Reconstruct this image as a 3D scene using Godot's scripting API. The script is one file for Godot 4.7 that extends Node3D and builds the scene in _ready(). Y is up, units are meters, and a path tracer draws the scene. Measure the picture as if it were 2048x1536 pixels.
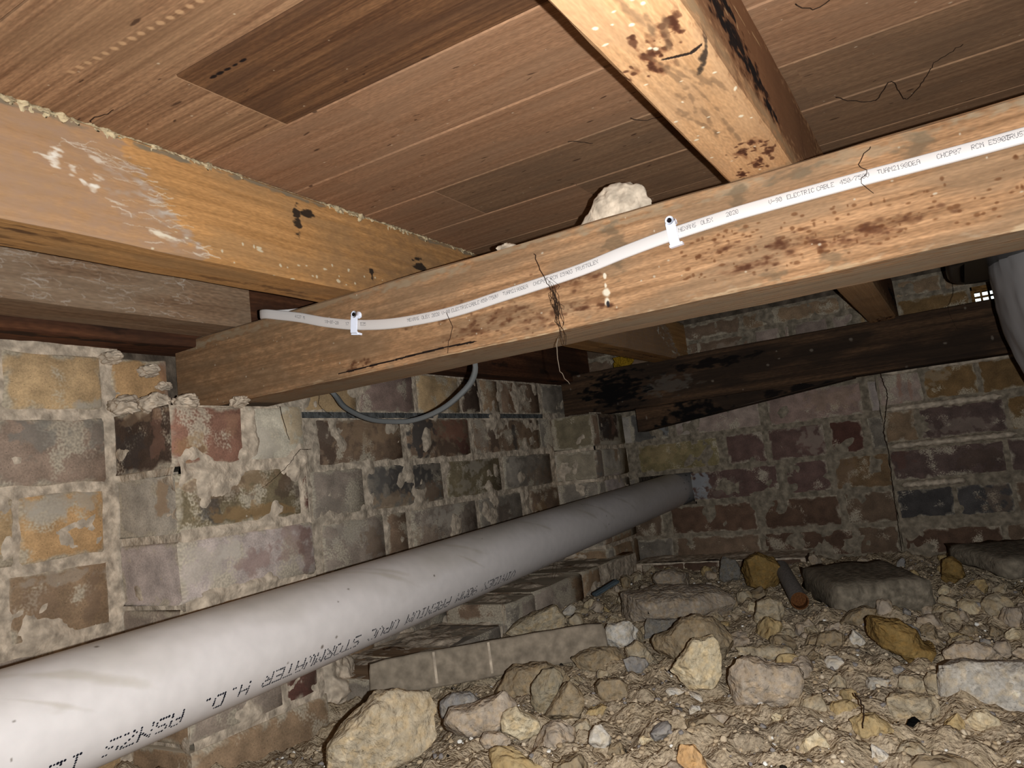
extends Node3D
# Crawl space under a timber floor. Metres; y = 0 is a little under the rubble. The left brick wall is the plane x = WALL_X, the end wall z = END_Z.

const CAM_Y := 0.31
const WALL_X := -0.935
const PIER_X := -0.815
const END_Z := -1.97
const TOP_Y := 0.5424      # top of the bearers, underside of the joists
const BOARD_Y := 0.6426    # underside of the floorboards
const LEFT_W := 2048
const LEFT_H := 624
const PXM := 1113.0        # texture pixels a metre on the brick walls
const ROCKS := [
	["limestone_boulder", "biggest tan limestone lump, broad and smooth, in front of the grey cement strip", "tan", Vector3(-0.568, 0.061, -0.608), 0.75, 0.032, [-68, -20, -48, 0, -21, 23, 2, 42, 29, 40, 61, 29, 68, 10, 65, -15, 49, -27, 21, -40, -29, -42, -64, -36]],
	["limestone_rock", "smooth grey rounded stone tucked behind the biggest tan lump", "grey", Vector3(-0.581, 0.035, -0.775), 0.65, 0.015, [-25, 6, -8, 16, 13, 14, 27, 2, 23, -13, -15, -16, -27, -9]],
	["limestone_rock", "pale crumbly stone with a flat front, next to the biggest tan lump", "pinkgrey", Vector3(-0.521, 0.042, -0.732), 0.62, 0.021, [-42, -2, -35, 10, -12, 10, 18, 18, 30, 26, 40, 9, 43, -8, 19, -21, -5, -26, -43, -18]],
	["limestone_rock", "brown lump leaning on the front edge of the grey cement strip", "brown", Vector3(-0.529, 0.039, -0.864), 0.55, 0.027, [-54, -14, -35, 15, -21, 22, 22, 23, 43, 12, 54, -5, 33, -18, -7, -23]],
	["limestone_rock", "upright slab stone with a dark grey stained top", "darktop", Vector3(-0.470, 0.047, -0.796), 0.54, 0.013, [-23, -16, -18, 12, -2, 28, 12, 29, 23, 15, 9, -5, -9, -29]],
	["limestone_rock", "brown wedge stone split along a dark gap beside the grey-topped slab stone", "brown", Vector3(-0.443, 0.044, -0.784), 0.51, 0.015, [-25, -17, -8, 4, 12, 26, 22, 14, 25, -2, 18, -23, -11, -26]],
	["limestone_rock", "bright cream stone with a pointed top and pale pinkish face", "cream", Vector3(-0.471, 0.036, -0.732), 0.57, 0.014, [-23, -6, -17, 12, -2, 19, 7, 9, 20, -1, 23, -14, -2, -19]],
	["limestone_rock", "long flat olive-brown stone against the end of the grey cement strip", "brown", Vector3(-0.498, 0.032, -0.994), 0.47, 0.021, [-44, 3, -23, 13, 6, 17, 38, 13, 44, -1, 34, -17, -5, -15, -39, -4]],
	["limestone_rock", "rounded brown stone with a peaked top behind the grey-patched stone", "tan", Vector3(-0.442, 0.036, -1.014), 0.41, 0.014, [-20, 8, -1, 20, 11, 11, 20, -9, 9, -20, -18, -14]],
	["limestone_rock", "small stone with a grey mortar patch and dark pits", "grey", Vector3(-0.431, 0.031, -0.978), 0.42, 0.011, [-17, 9, -7, 13, 12, 8, 17, -1, 6, -13, -14, -6]],
	["limestone_boulder", "large dull brown boulder behind the bright cream boulder", "brown", Vector3(-0.368, 0.052, -1.023), 0.35, 0.032, [-57, 3, -50, 11, -29, 16, -16, 28, 11, 36, 37, 31, 54, 11, 57, -15, 28, -33, -26, -36, -51, -24]],
	["limestone_boulder", "bright cream boulder with a pointed top, brightest of the large ones", "cream", Vector3(-0.322, 0.052, -0.899), 0.34, 0.024, [-33, 1, -15, 19, 1, 33, 26, 37, 32, 28, 33, 5, 24, -18, 9, -37, -7, -30, -20, -13]],
	["limestone_boulder", "broad flat-faced grey-beige boulder beside the bright cream boulder", "pinkgrey", Vector3(-0.237, 0.048, -0.869), 0.27, 0.019, [-45, 18, -36, 27, -14, 32, 12, 24, 42, 17, 47, 6, 40, -15, 26, -26, -7, -32, -41, -28, -47, -12]],
	["limestone_slab", "thin broken slab lying on top of the broad flat-faced boulder", "tan", Vector3(-0.287, 0.028, -1.064), 0.27, 0.015, [-49, 1, -32, 8, -12, 13, 39, 7, 49, -13, 24, -9, -1, -5, -26, 2]],
	["limestone_rock", "squarish beige stone just before the open end of the rusty steel pipe", "tan", Vector3(-0.316, 0.042, -1.256), 0.25, 0.020, [-26, -13, -16, 18, 3, 24, 22, 13, 26, -10, 15, -21, -16, -24]],
	["limestone_rock", "round ochre stone standing beside the rusty steel pipe", "ochre", Vector3(-0.396, 0.055, -1.566), 0.25, 0.033, [-44, 1, -27, 27, -1, 39, 28, 25, 44, -0, 32, -31, 2, -39, -35, -26]],
	["tile_fragment", "grey broken tile piece leaning behind the round ochre stone", "greytile", Vector3(-0.485, 0.048, -1.652), 0.29, 0.007, [-25, -19, -11, 29, 15, 18, 25, 1, 19, -29, -13, -28]],
	["limestone_boulder", "long rusty ochre stone lying tilted in the middle of the rubble", "ochre", Vector3(-0.115, 0.046, -1.068), 0.11, 0.029, [-44, 26, -28, 31, 6, 26, 23, 16, 26, -3, 44, -12, 43, -28, 24, -31, 9, -27, -0, -13, -22, -5, -38, 4]],
	["limestone_rock", "low brown stone against the front of the dark paver", "brown", Vector3(-0.180, 0.033, -1.259), 0.14, 0.021, [-38, -11, -15, 9, 7, 15, 32, 10, 38, -6, 10, -10, -19, -15]],
	["limestone_boulder", "smooth pinkish grey boulder behind the pale paver block", "pinkgrey", Vector3(-0.035, 0.036, -1.043), 0.03, 0.018, [-32, 3, -20, 15, 3, 19, 20, 12, 30, -2, 32, -16, 12, -19, -6, -11, -27, -11]],
	["limestone_rock", "small triangular stone resting on the far edge of the pale paver block", "tan", Vector3(-0.029, 0.030, -1.024), 0.03, 0.009, [-14, -8, -10, 11, -1, 4, 14, -7, 2, -11]],
	["limestone_rock", "squarish tan stone with a white chip, beside the blue-grey stone", "tan", Vector3(-0.096, 0.029, -0.942), 0.10, 0.010, [-15, -2, -10, 10, 3, 11, 14, 5, 15, -8, -0, -11, -12, -9]],
	["limestone_rock", "tan stone touching the end of the pale paver block", "tan", Vector3(-0.067, 0.032, -0.934), 0.08, 0.012, [-15, 6, -10, 15, 4, 14, 15, 6, 14, -10, -3, -15, -14, -7]],
	["limestone_rock", "brown stone just behind the two squarish tan stones", "brown", Vector3(-0.059, 0.027, -1.025), 0.06, 0.009, [-17, -7, -11, 5, 10, 9, 17, 2, 14, -9, -3, -9]],
	["limestone_boulder", "long low tan stone below the pale paver block", "tan", Vector3(-0.091, 0.030, -0.870), 0.10, 0.015, [-37, 9, -13, 14, 13, 11, 37, 9, 37, -3, 23, -9, 3, -13, -18, -14, -33, -7]],
	["limestone_boulder", "ochre lump with a dark twig lying over it", "ochrelight", Vector3(-0.118, 0.032, -0.793), 0.15, 0.013, [-22, 8, -11, 15, 2, 15, 14, 6, 22, -5, 15, -15, -3, -15, -16, -8]],
	["limestone_rock", "ochre pointed stone beside the black clod", "ochrelight", Vector3(-0.055, 0.031, -0.820), 0.07, 0.008, [-11, -11, -5, 3, 6, 12, 11, 6, 10, -5, -2, -12]],
	["limestone_rock", "stone with a bright white chipped face under the pale paver block", "cream", Vector3(-0.030, 0.030, -0.838), 0.04, 0.009, [-15, 1, -8, 10, 4, 11, 13, 3, 15, -6, 5, -11, -9, -8]],
	["limestone_rock", "warm cream stone with a yellowish point at the lower edge of the rubble", "cream", Vector3(-0.165, 0.031, -0.747), 0.22, 0.010, [-15, -7, -7, 8, 4, 14, 12, 6, 15, -5, 7, -14, -8, -14]],
	["limestone_shard", "orange-tan shard lying with one end out of the rubble", "orange", Vector3(-0.258, 0.033, -0.679), 0.37, 0.010, [-14, 5, -8, 15, 3, 15, 10, 5, 14, -10, -4, -15, -14, -11]],
	["limestone_rock", "dark ochre rock at the base of the brick pier on the end wall", "ochre", Vector3(-0.064, 0.043, -1.580), 0.04, 0.019, [-22, -20, -12, 19, 5, 26, 19, 11, 22, -17, 1, -26]],
	["plaster_chunk", "bright white crumbling plaster chunk beside the long rusty ochre stone", "white", Vector3(-0.171, 0.032, -1.126), 0.15, 0.010, [-11, 3, -4, 14, 5, 7, 11, -4, -3, -14, -11, -10]],
	["limestone_rock", "brown low stone between the white plaster chunk and the bright boulders", "brown", Vector3(-0.203, 0.032, -1.124), 0.18, 0.011, [-23, -6, -14, 9, 6, 13, 23, 3, 21, -9, -5, -13]],
	["limestone_rock", "flat tan wedge rock lying on the footing behind the grey cement strip", "tan", Vector3(-0.703, 0.045, -1.173), 0.54, 0.024, [-57, -17, -37, -2, 1, 15, 42, 25, 57, -0, 50, -19, 10, -23, -26, -25]],
	["tile_fragment", "dark grey flat tile fragment half under the large dull brown boulder", "greytile", Vector3(-0.462, 0.037, -1.170), 0.38, 0.009, [-37, -16, -31, 16, 28, 11, 37, 5, 10, -7, -19, -15]],
	["limestone_boulder", "wide low grey mound with white dust on it, below the drain pipe", "greydust", Vector3(-0.522, 0.039, -1.331), 0.37, 0.072, [-152, -10, -125, 15, -72, 31, 10, 33, 98, 25, 139, 8, 152, -26, 98, -33, -25, -25]],
	["limestone_rock", "rough grey-brown lump below the drain pipe, behind the wide low mound", "greydust", Vector3(-0.602, 0.041, -1.602), 0.36, 0.027, [-56, -12, -31, 15, 3, 22, 54, 4, 56, -20, -14, -22]],
	["limestone_rock", "chalky white-streaked lump past the end of the grey cement strip", "white", Vector3(-0.506, 0.041, -1.104), 0.43, 0.018, [-29, -2, -19, 20, 16, 22, 29, 4, 23, -14, -13, -22]],
	["limestone_rock", "blue-grey pitted stone in the gravel beside two squarish tan stones", "bluegrey", Vector3(-0.130, 0.027, -0.947), 0.14, 0.010, [-16, -1, -10, 8, 5, 7, 15, 5, 16, -5, 3, -8, -10, -7]],
	["earth_clod", "black crumbly clod like charcoal lying on the rubble", "black", Vector3(-0.089, 0.027, -0.822), 0.11, 0.008, [-9, -5, -3, 6, 4, 9, 9, 3, 5, -4, -5, -9]],
	["limestone_rock", "small dark grey pebble with a dull surface below the bright cream boulder", "darkgrey", Vector3(-0.323, 0.025, -0.825), 0.37, 0.005, [-6, 2, -2, 6, 6, 4, 7, -4, -1, -6, -7, -3]],
	["limestone_rock", "bright white pebble beside the dark grey pebble", "white", Vector3(-0.304, 0.026, -0.831), 0.35, 0.006, [-7, 1, -3, 7, 5, 5, 7, -4, -1, -7, -7, -4]],
	["limestone_rock", "pale oblong stone under the tip of the bright cream boulder", "white", Vector3(-0.335, 0.027, -0.882), 0.37, 0.011, [-23, 6, -17, 10, -3, 8, 19, -2, 23, -10, 6, -10, -16, -2]],
	["limestone_rock", "tan oblong pebble lying in fine gravel below the brown wedge stone", "ochrelight", Vector3(-0.413, 0.027, -0.803), 0.48, 0.009, [-15, -3, -5, 5, 9, 8, 15, 5, 8, -3, -7, -8]],
	["limestone_rock", "rounded brown stone with a yellow crust between the wedge stone and the bright cream boulder", "brown", Vector3(-0.415, 0.033, -0.857), 0.45, 0.017, [-26, 2, -12, 16, 12, 16, 25, 3, 26, -12, 2, -16, -19, -11]],
	["limestone_rock", "grey-brown rock set low between the broad flat-faced boulder and the ochre lump", "tan", Vector3(-0.183, 0.032, -0.842), 0.22, 0.011, [-16, -4, -7, 11, 11, 14, 16, 3, 12, -12, -8, -14]],
	["limestone_rock", "yellow-brown stone in front of the blue-grey pitted stone", "ochrelight", Vector3(-0.152, 0.029, -0.848), 0.18, 0.010, [-17, -1, -11, 9, 6, 11, 17, 4, 10, -9, -9, -11]],
	["limestone_rock", "pale rounded stone in a bed of small pieces before the biggest tan lump", "pinkgrey", Vector3(-0.480, 0.027, -0.698), 0.60, 0.010, [-19, 4, -13, 10, 4, 9, 19, 1, 19, -10, 2, -10, -16, -5]],
	["limestone_rock", "beige lump with a rusty spot just before the biggest tan lump", "tan", Vector3(-0.560, 0.035, -0.640), 0.72, 0.016, [-29, -13, -17, 5, 8, 17, 29, 7, 22, -7, -6, -17]],
	["limestone_rock", "white chalky flake at the lower edge of the rubble beside the warm cream stone", "white", Vector3(-0.108, 0.028, -0.740), 0.15, 0.006, [-10, -3, -7, 10, 1, 6, 10, -2, 5, -9, -9, -10]],
]
const LEFT_BRICKS := [
	[0.897, 1.029, 0.448, 0.528, "cream", []],
	[1.038, 1.199, 0.448, 0.528, "pinktan", []],
	[1.209, 1.356, 0.448, 0.528, "cream", [[0.90, 0.50, 0.10, 0.60, "tan", 0.5]]],
	[1.366, 1.436, 0.448, 0.528, "burnt", []],
	[1.446, 1.521, 0.448, 0.528, "tan", []],
	[1.531, 1.719, 0.448, 0.528, "brown", [[0.30, 0.50, 0.10, 0.80, "rust", 0.7]]],
	[1.732, 1.932, 0.448, 0.528, "grey", []],
	[0.926, 1.149, 0.356, 0.436, "brown", [[0.06, 0.50, 0.13, 0.80, "burnt", 0.9], [0.50, 0.30, 0.30, 0.50, "tan", 0.6], [0.80, 0.30, 0.20, 0.30, "tan", 0.5]]],
	[1.163, 1.380, 0.356, 0.436, "brown", [[0.20, 0.40, 0.20, 0.70, "black", 0.9], [0.75, 0.30, 0.25, 0.40, "red", 0.7], [0.60, 0.80, 0.40, 0.25, "burnt", 0.7], [0.85, 0.75, 0.12, 0.20, "darkred", 0.9]]],
	[1.396, 1.720, 0.356, 0.436, "brown", [[0.25, 0.50, 0.08, 0.70, "burnt", 0.8], [0.55, 0.50, 0.03, 0.60, "black", 0.7], [0.10, 0.50, 0.10, 0.60, "grey", 0.6], [0.80, 0.50, 0.20, 0.60, "tan", 0.4]]],
	[1.700, 1.990, 0.356, 0.436, "grey", []],
	[0.903, 1.028, 0.268, 0.347, "pinkgrey", [[0.30, 0.80, 0.30, 0.30, "grey", 0.5]]],
	[1.039, 1.266, 0.268, 0.347, "grey", [[0.45, 0.35, 0.42, 0.42, "black", 0.8], [0.15, 0.30, 0.15, 0.35, "slate", 0.6], [0.80, 0.75, 0.25, 0.25, "brown", 0.8], [0.25, 0.85, 0.30, 0.20, "tan", 0.6]]],
	[1.279, 1.492, 0.268, 0.347, "olive", [[0.50, 0.20, 0.25, 0.25, "wash", 0.7], [0.30, 0.75, 0.25, 0.20, "wash", 0.5]]],
	[1.507, 1.737, 0.268, 0.347, "grey", [[0.70, 0.70, 0.30, 0.30, "brown", 0.5], [0.20, 0.50, 0.20, 0.50, "wash", 0.5]]],
	[1.790, 1.990, 0.268, 0.347, "brown", []],
	[0.917, 1.070, 0.180, 0.259, "pinkgrey", [[0.50, 0.30, 0.40, 0.30, "wash", 0.5], [0.80, 0.60, 0.20, 0.40, "brown", 0.6]]],
	[1.080, 1.139, 0.180, 0.259, "brown", []],
	[1.152, 1.374, 0.180, 0.259, "pinkgrey", [[0.55, 0.35, 0.40, 0.30, "wash", 0.8], [0.85, 0.40, 0.15, 0.30, "burnt", 0.5], [0.20, 0.70, 0.20, 0.30, "brown", 0.5]]],
	[1.386, 1.570, 0.180, 0.259, "grey", [[0.50, 0.50, 0.20, 0.30, "burnt", 0.5]]],
	[1.614, 1.760, 0.180, 0.259, "brown", [[0.30, 0.60, 0.20, 0.30, "ochre", 0.4]]],
	[1.779, 1.984, 0.180, 0.259, "white", []],
	[0.804, 0.901, 0.092, 0.171, "pinkgrey", []],
	[0.912, 1.126, 0.092, 0.171, "brown", []],
	[1.137, 1.351, 0.092, 0.171, "grey", []],
	[1.362, 1.576, 0.092, 0.171, "pinkgrey", []],
	[1.587, 1.801, 0.092, 0.171, "brown", []],
	[1.812, 1.986, 0.092, 0.171, "grey", []],
	[0.804, 1.018, 0.000, 0.083, "tan", []],
	[1.029, 1.243, 0.000, 0.083, "grey", []],
	[1.254, 1.468, 0.000, 0.083, "pinkgrey", []],
	[1.479, 1.693, 0.000, 0.083, "tan", []],
	[1.704, 1.918, 0.000, 0.083, "grey", []],
	[1.929, 1.986, 0.000, 0.083, "pinkgrey", []],
	[0.200, 0.435, 0.448, 0.517, "cream", []],
	[0.441, 0.557, 0.448, 0.517, "cream", [[0.93, 0.95, 0.20, 0.12, "wash", 0.8]]],
	[0.572, 0.654, 0.448, 0.517, "creamor", [[0.90, 0.60, 0.12, 0.80, "redtan", 0.5]]],
	[0.200, 0.425, 0.356, 0.436, "cream", []],
	[0.430, 0.560, 0.356, 0.436, "patch", [[0.35, 0.25, 0.22, 0.28, "cement", 0.7], [0.90, 0.20, 0.15, 0.30, "cement", 0.6]]],
	[0.200, 0.332, 0.268, 0.347, "tan", []],
	[0.338, 0.448, 0.268, 0.347, "cream", [[0.50, 0.30, 0.30, 0.30, "wash", 0.6]]],
	[0.452, 0.552, 0.268, 0.347, "creamor", [[0.50, 0.15, 0.50, 0.20, "wash", 0.8], [0.30, 0.35, 0.30, 0.10, "wash", 0.6]]],
	[0.200, 0.430, 0.180, 0.259, "lilac", []],
	[0.438, 0.555, 0.180, 0.259, "tan", [[0.30, 0.40, 0.25, 0.30, "brown", 0.5], [0.80, 0.50, 0.10, 0.50, "brown", 0.6], [0.50, 0.15, 0.40, 0.10, "wash", 0.5]]],
	[0.200, 0.390, 0.092, 0.171, "tan", []],
	[0.395, 0.560, 0.092, 0.171, "pinkgrey", []],
	[0.200, 0.420, 0.000, 0.083, "tan", []],
	[0.425, 0.560, 0.000, 0.083, "cream", []],
]
const PIER_BRICKS := [
	[0.570, 0.674, 0.362, 0.437, "redtan", [[0.20, 0.75, 0.25, 0.25, "ochre", 0.5], [0.35, 0.75, 0.06, 0.09, "rust", 0.6], [0.80, 0.30, 0.15, 0.20, "cream", 0.2]], "burnt"],
	[0.682, 0.783, 0.362, 0.437, "creamwash", [[0.80, 0.30, 0.20, 0.40, "cream", 0.5], [0.20, 0.70, 0.30, 0.40, "wash", 0.7]], ""],
	[0.570, 0.767, 0.282, 0.353, "olive", [[0.25, 0.75, 0.10, 0.20, "black", 0.7], [0.50, 0.20, 0.50, 0.20, "tan", 0.6], [0.60, 0.80, 0.40, 0.15, "ochre", 0.7], [0.30, 0.35, 0.20, 0.30, "burnt", 0.4], [0.85, 0.40, 0.12, 0.30, "burnt", 0.6]], "wash"],
	[0.769, 0.783, 0.282, 0.353, "darkred", [], ""],
	[0.570, 0.783, 0.200, 0.273, "lilac", [[0.15, 0.40, 0.18, 0.35, "wash", 0.6], [0.50, 0.55, 0.15, 0.25, "pinkred", 0.6], [0.80, 0.30, 0.15, 0.30, "pinkred", 0.5], [0.92, 0.60, 0.06, 0.50, "darkred", 0.4], [0.35, 0.30, 0.10, 0.20, "white", 0.8]], "lilac"],
	[0.570, 0.674, 0.120, 0.192, "tan", [], "pinkgrey"],
	[0.682, 0.783, 0.120, 0.192, "pinkgrey", [], ""],
	[0.570, 0.708, 0.040, 0.112, "creampink", [[0.40, 0.30, 0.30, 0.30, "wash", 0.5]], "tan"],
	[0.713, 0.771, 0.040, 0.112, "darkred", [[0.30, 0.20, 0.40, 0.30, "black", 0.8], [0.70, 0.70, 0.30, 0.30, "burnt", 0.5]], ""],
	[0.570, 0.783, -0.030, 0.032, "tan", [], "tan"],
]
const FAR_PIER_BRICKS := [
	[1.758, 1.965, 0.349, 0.432, "brown", [], "olivetan"],
	[1.758, 1.965, 0.268, 0.340, "slate", [[0.10, 0.50, 0.15, 0.80, "brown", 0.6]], "creamgrey"],
	[1.758, 1.965, 0.188, 0.259, "grey", [], "grey"],
	[1.758, 1.965, 0.100, 0.178, "brown", [], "grey"],
	[1.758, 1.965, 0.000, 0.090, "grey", [], "tan"],
]
const END_BRICKS := [
	[-0.930, -0.815, 0.262, 0.338, "grey", []],
	[-0.784, -0.561, 0.262, 0.338, "yellow", [[0.30, 0.30, 0.30, 0.40, "cream", 0.3]]],
	[-0.538, -0.444, 0.262, 0.338, "redbrown", []],
	[-0.430, -0.300, 0.262, 0.338, "redbrown", [[0.80, 0.50, 0.25, 0.50, "pinkgrey", 0.7]]],
	[-0.285, -0.213, 0.262, 0.338, "darkred", []],
	[-0.198, -0.156, 0.262, 0.338, "grey", []],
	[-0.930, -0.800, 0.175, 0.252, "grey", []],
	[-0.646, -0.421, 0.175, 0.252, "redbrown", [[0.10, 0.40, 0.12, 0.60, "bluewhite", 0.9], [0.35, 0.60, 0.20, 0.30, "grey", 0.4]]],  # blue-white end is cool daylight painted onto the brick beside the pipe
	[-0.403, -0.301, 0.175, 0.252, "redbrown", []],
	[-0.288, -0.166, 0.175, 0.252, "ochrebrown", [[0.10, 0.50, 0.30, 0.60, "brown", 0.5]]],
	[-0.930, -0.740, 0.092, 0.165, "brown", []],
	[-0.715, -0.488, 0.092, 0.165, "rustbrown", []],
	[-0.470, -0.291, 0.092, 0.165, "rustbrown", []],
	[-0.277, -0.169, 0.092, 0.165, "brown", []],
	[-0.930, -0.720, 0.020, 0.083, "grey", []],
	[-0.710, -0.490, 0.020, 0.083, "brown", []],
	[-0.480, -0.270, 0.020, 0.083, "rustbrown", []],
	[-0.260, -0.175, 0.020, 0.083, "brown", []],
	[-0.930, -0.838, 0.350, 0.425, "grey", []],
	[-0.832, -0.768, 0.350, 0.425, "white", []],
	[-0.790, -0.687, 0.350, 0.425, "slate", [[0.80, 0.40, 0.20, 0.40, "bluewhite", 0.4]]],
	[-0.669, -0.442, 0.350, 0.425, "pinkwash", [[0.15, 0.60, 0.15, 0.40, "white", 0.5], [0.55, 0.40, 0.15, 0.30, "pinkred", 0.2]]],
	[-0.421, -0.205, 0.350, 0.425, "pinktan", [[0.70, 0.40, 0.30, 0.40, "tan", 0.3]]],
	[-0.188, -0.135, 0.350, 0.425, "lilac", []],
	[-0.930, -0.730, 0.437, 0.510, "brown", []],
	[-0.725, -0.620, 0.437, 0.510, "brown", []],
	[-0.615, -0.395, 0.437, 0.510, "brown", []],
	[-0.390, -0.175, 0.437, 0.510, "tan", []],
	[-0.930, -0.720, 0.521, 0.592, "brown", []],
	[-0.715, -0.500, 0.521, 0.592, "brown", []],
	[-0.572, -0.445, 0.521, 0.592, "brown", [[0.60, 0.60, 0.40, 0.40, "wash", 0.4]]],
	[-0.426, -0.365, 0.521, 0.592, "pinkwash", []],
	[-0.353, -0.340, 0.521, 0.592, "pinktan", []],
	[-0.327, -0.253, 0.521, 0.592, "pinkwash", []],
	[-0.238, -0.193, 0.521, 0.592, "pinkwash", []],
	[-0.179, -0.105, 0.521, 0.592, "cream", []],
	[-0.930, -0.700, 0.601, 0.640, "brown", []],
	[-0.690, -0.460, 0.601, 0.640, "brown", []],
	[-0.450, -0.220, 0.601, 0.640, "tan", []],
	[-0.210, -0.160, 0.601, 0.640, "tan", []],
]
const END_PIER_BRICKS := [
	[-0.162, 0.030, 0.020, 0.075, "rustbrown", []],
	[0.038, 0.260, 0.020, 0.075, "brown", []],
	[-0.162, -0.050, 0.100, 0.165, "black2", []],
	[-0.044, 0.060, 0.100, 0.165, "black2", [[0.70, 0.50, 0.30, 0.50, "brown", 0.5]]],
	[0.066, 0.260, 0.100, 0.165, "brown", []],
	[-0.162, 0.060, 0.187, 0.255, "plum", [[0.10, 0.30, 0.10, 0.30, "darkred", 0.5], [0.80, 0.50, 0.25, 0.40, "burnt", 0.5]]],
	[0.068, 0.260, 0.187, 0.255, "plum", []],
	[-0.162, -0.098, 0.275, 0.345, "tan", []],
	[-0.090, 0.075, 0.275, 0.345, "plum", [[0.50, 0.70, 0.40, 0.30, "pinkgrey", 0.5]]],
	[0.083, 0.260, 0.275, 0.345, "ochre", []],
	[-0.162, -0.075, 0.362, 0.430, "pinkwash", [[0.50, 0.40, 0.06, 0.60, "redtan", 0.6], [0.75, 0.40, 0.05, 0.60, "redtan", 0.5]]],
	[-0.067, 0.035, 0.362, 0.430, "ochre", [[0.20, 0.20, 0.30, 0.30, "wash", 0.4]]],
	[0.043, 0.260, 0.362, 0.430, "ochre", []],
	[-0.162, 0.030, 0.442, 0.515, "brown", []],
	[0.038, 0.260, 0.442, 0.515, "ochre", []],
	[-0.162, -0.100, 0.525, 0.595, "cream", []],
	[-0.092, 0.048, 0.525, 0.595, "ochre", []],
	[0.135, 0.260, 0.525, 0.595, "ochre", []],
	[-0.162, 0.000, 0.603, 0.640, "tan", []],
	[0.008, 0.260, 0.603, 0.640, "tan", []],
]


var rng := RandomNumberGenerator.new()
var ico := {}
var mats := {}
var rock_tones := {}

func _ready():
	rng.seed = 4711
	# ---- camera, light, exposure
	var cam := Camera3D.new()
	cam.name = "camera"
	cam.position = Vector3(0, CAM_Y, 0)
	cam.rotation = Vector3(0.1144, 0.5318, -0.1157)
	cam.fov = 53.97
	cam.near = 0.02
	cam.far = 40.0
	add_child(cam)
	cam.current = true
	var env := Environment.new()
	env.background_mode = Environment.BG_SKY
	var sky := Sky.new()
	var sm := ProceduralSkyMaterial.new()
	sm.sky_top_color = Color(0.75, 0.85, 0.95)
	sm.sky_horizon_color = Color(0.98, 1.0, 0.9)
	sm.ground_bottom_color = Color(0.5, 0.52, 0.42)
	sm.ground_horizon_color = Color(0.9, 0.95, 0.8)
	sm.sky_energy_multiplier = 1.5
	sm.ground_energy_multiplier = 1.0
	sky.sky_material = sm
	env.sky = sky
	env.tonemap_mode = Environment.TONE_MAPPER_LINEAR
	env.tonemap_exposure = 1.0
	env.sdfgi_enabled = true
	env.ssao_enabled = true
	env.ssil_enabled = true
	var we := WorldEnvironment.new()
	we.name = "environment"
	we.environment = env
	add_child(we)
	# the torch lamp beside the lens: the only lamp in the crawl space
	var flash := AreaLight3D.new()
	flash.name = "phone_torch"
	flash.position = cam.position + cam.basis * Vector3(0.024, 0.0005, 0.0)
	flash.rotation = cam.rotation
	flash.area_size = Vector2(0.004, 0.004)
	flash.light_color = Color(0.925, 0.963, 1.0)
	flash.light_energy = 1.06
	flash.area_range = 8.0
	flash.area_attenuation = 2.0
	flash.shadow_enabled = true
	add_child(flash)
	# ---- the place
	make_materials()
	build_shell()
	build_left_wall()
	build_end_wall()
	build_floor()
	build_timbers()
	build_floorboards()
	build_pipe()
	build_cables()
	build_duct()
	build_rubble_slabs()
	build_rocks()
	build_small_things()

# ------------------------------------------------------------------ helpers
func put(o: Node3D, called: String, parent: Node = self) -> Node3D:
	o.name = called
	parent.add_child(o, true)
	return o

func tag(o: Node, label: String, category: String, group := "") -> Node:
	o.set_meta("label", label)
	if category: o.set_meta("category", category)
	if group: o.set_meta("group", group)
	return o

func obj(called: String, m: Mesh, mat: Material, parent: Node = self) -> MeshInstance3D:
	var o := MeshInstance3D.new()
	o.mesh = m
	o.material_override = mat
	put(o, called, parent)
	return o

func struct(o: Node, label := "") -> Node:
	o.set_meta("kind", "structure")
	if label: o.set_meta("label", label)
	return o

func st_new(smooth := true) -> SurfaceTool:
	var st := SurfaceTool.new()
	st.begin(Mesh.PRIMITIVE_TRIANGLES)
	st.set_smooth_group(0 if smooth else -1)
	return st

func done(st: SurfaceTool) -> ArrayMesh:
	st.index()
	st.generate_normals()
	return st.commit()

func vert(st: SurfaceTool, p: Vector3, uv := Vector2.ZERO):
	st.set_uv(uv)
	st.add_vertex(p)

# corners run counter-clockwise as seen from outside
func quad(st: SurfaceTool, a: Vector3, b: Vector3, c: Vector3, d: Vector3, ua := Vector2.ZERO, ub := Vector2.ZERO, uc := Vector2.ZERO, ud := Vector2.ZERO):
	vert(st, a, ua); vert(st, c, uc); vert(st, b, ub)
	vert(st, a, ua); vert(st, d, ud); vert(st, c, uc)

func box(st: SurfaceTool, lo: Vector3, hi: Vector3):
	var p := func(i: int) -> Vector3: return Vector3(hi.x if i & 1 else lo.x, hi.y if i & 2 else lo.y, hi.z if i & 4 else lo.z)
	for f in [[4, 5, 7, 6], [1, 0, 2, 3], [5, 1, 3, 7], [0, 4, 6, 2], [6, 7, 3, 2], [0, 1, 5, 4]]:
		quad(st, p.call(f[0]), p.call(f[1]), p.call(f[2]), p.call(f[3]))

func grid_mesh(nu: int, nv: int, f: Callable, uvf: Callable, skip = null) -> ArrayMesh:
	var vs := PackedVector3Array()
	var us := PackedVector2Array()
	var ix := PackedInt32Array()
	for j in nv + 1:
		for i in nu + 1:
			vs.append(f.call(float(i) / nu, float(j) / nv))
			us.append(uvf.call(float(i) / nu, float(j) / nv))
	for j in nv:
		for i in nu:
			if skip != null and skip.call((i + 0.5) / nu, (j + 0.5) / nv): continue
			var a := j * (nu + 1) + i
			ix.append_array([a, a + nu + 2, a + 1, a, a + nu + 1, a + nu + 2])
	return from_arrays(vs, us, ix)

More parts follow.
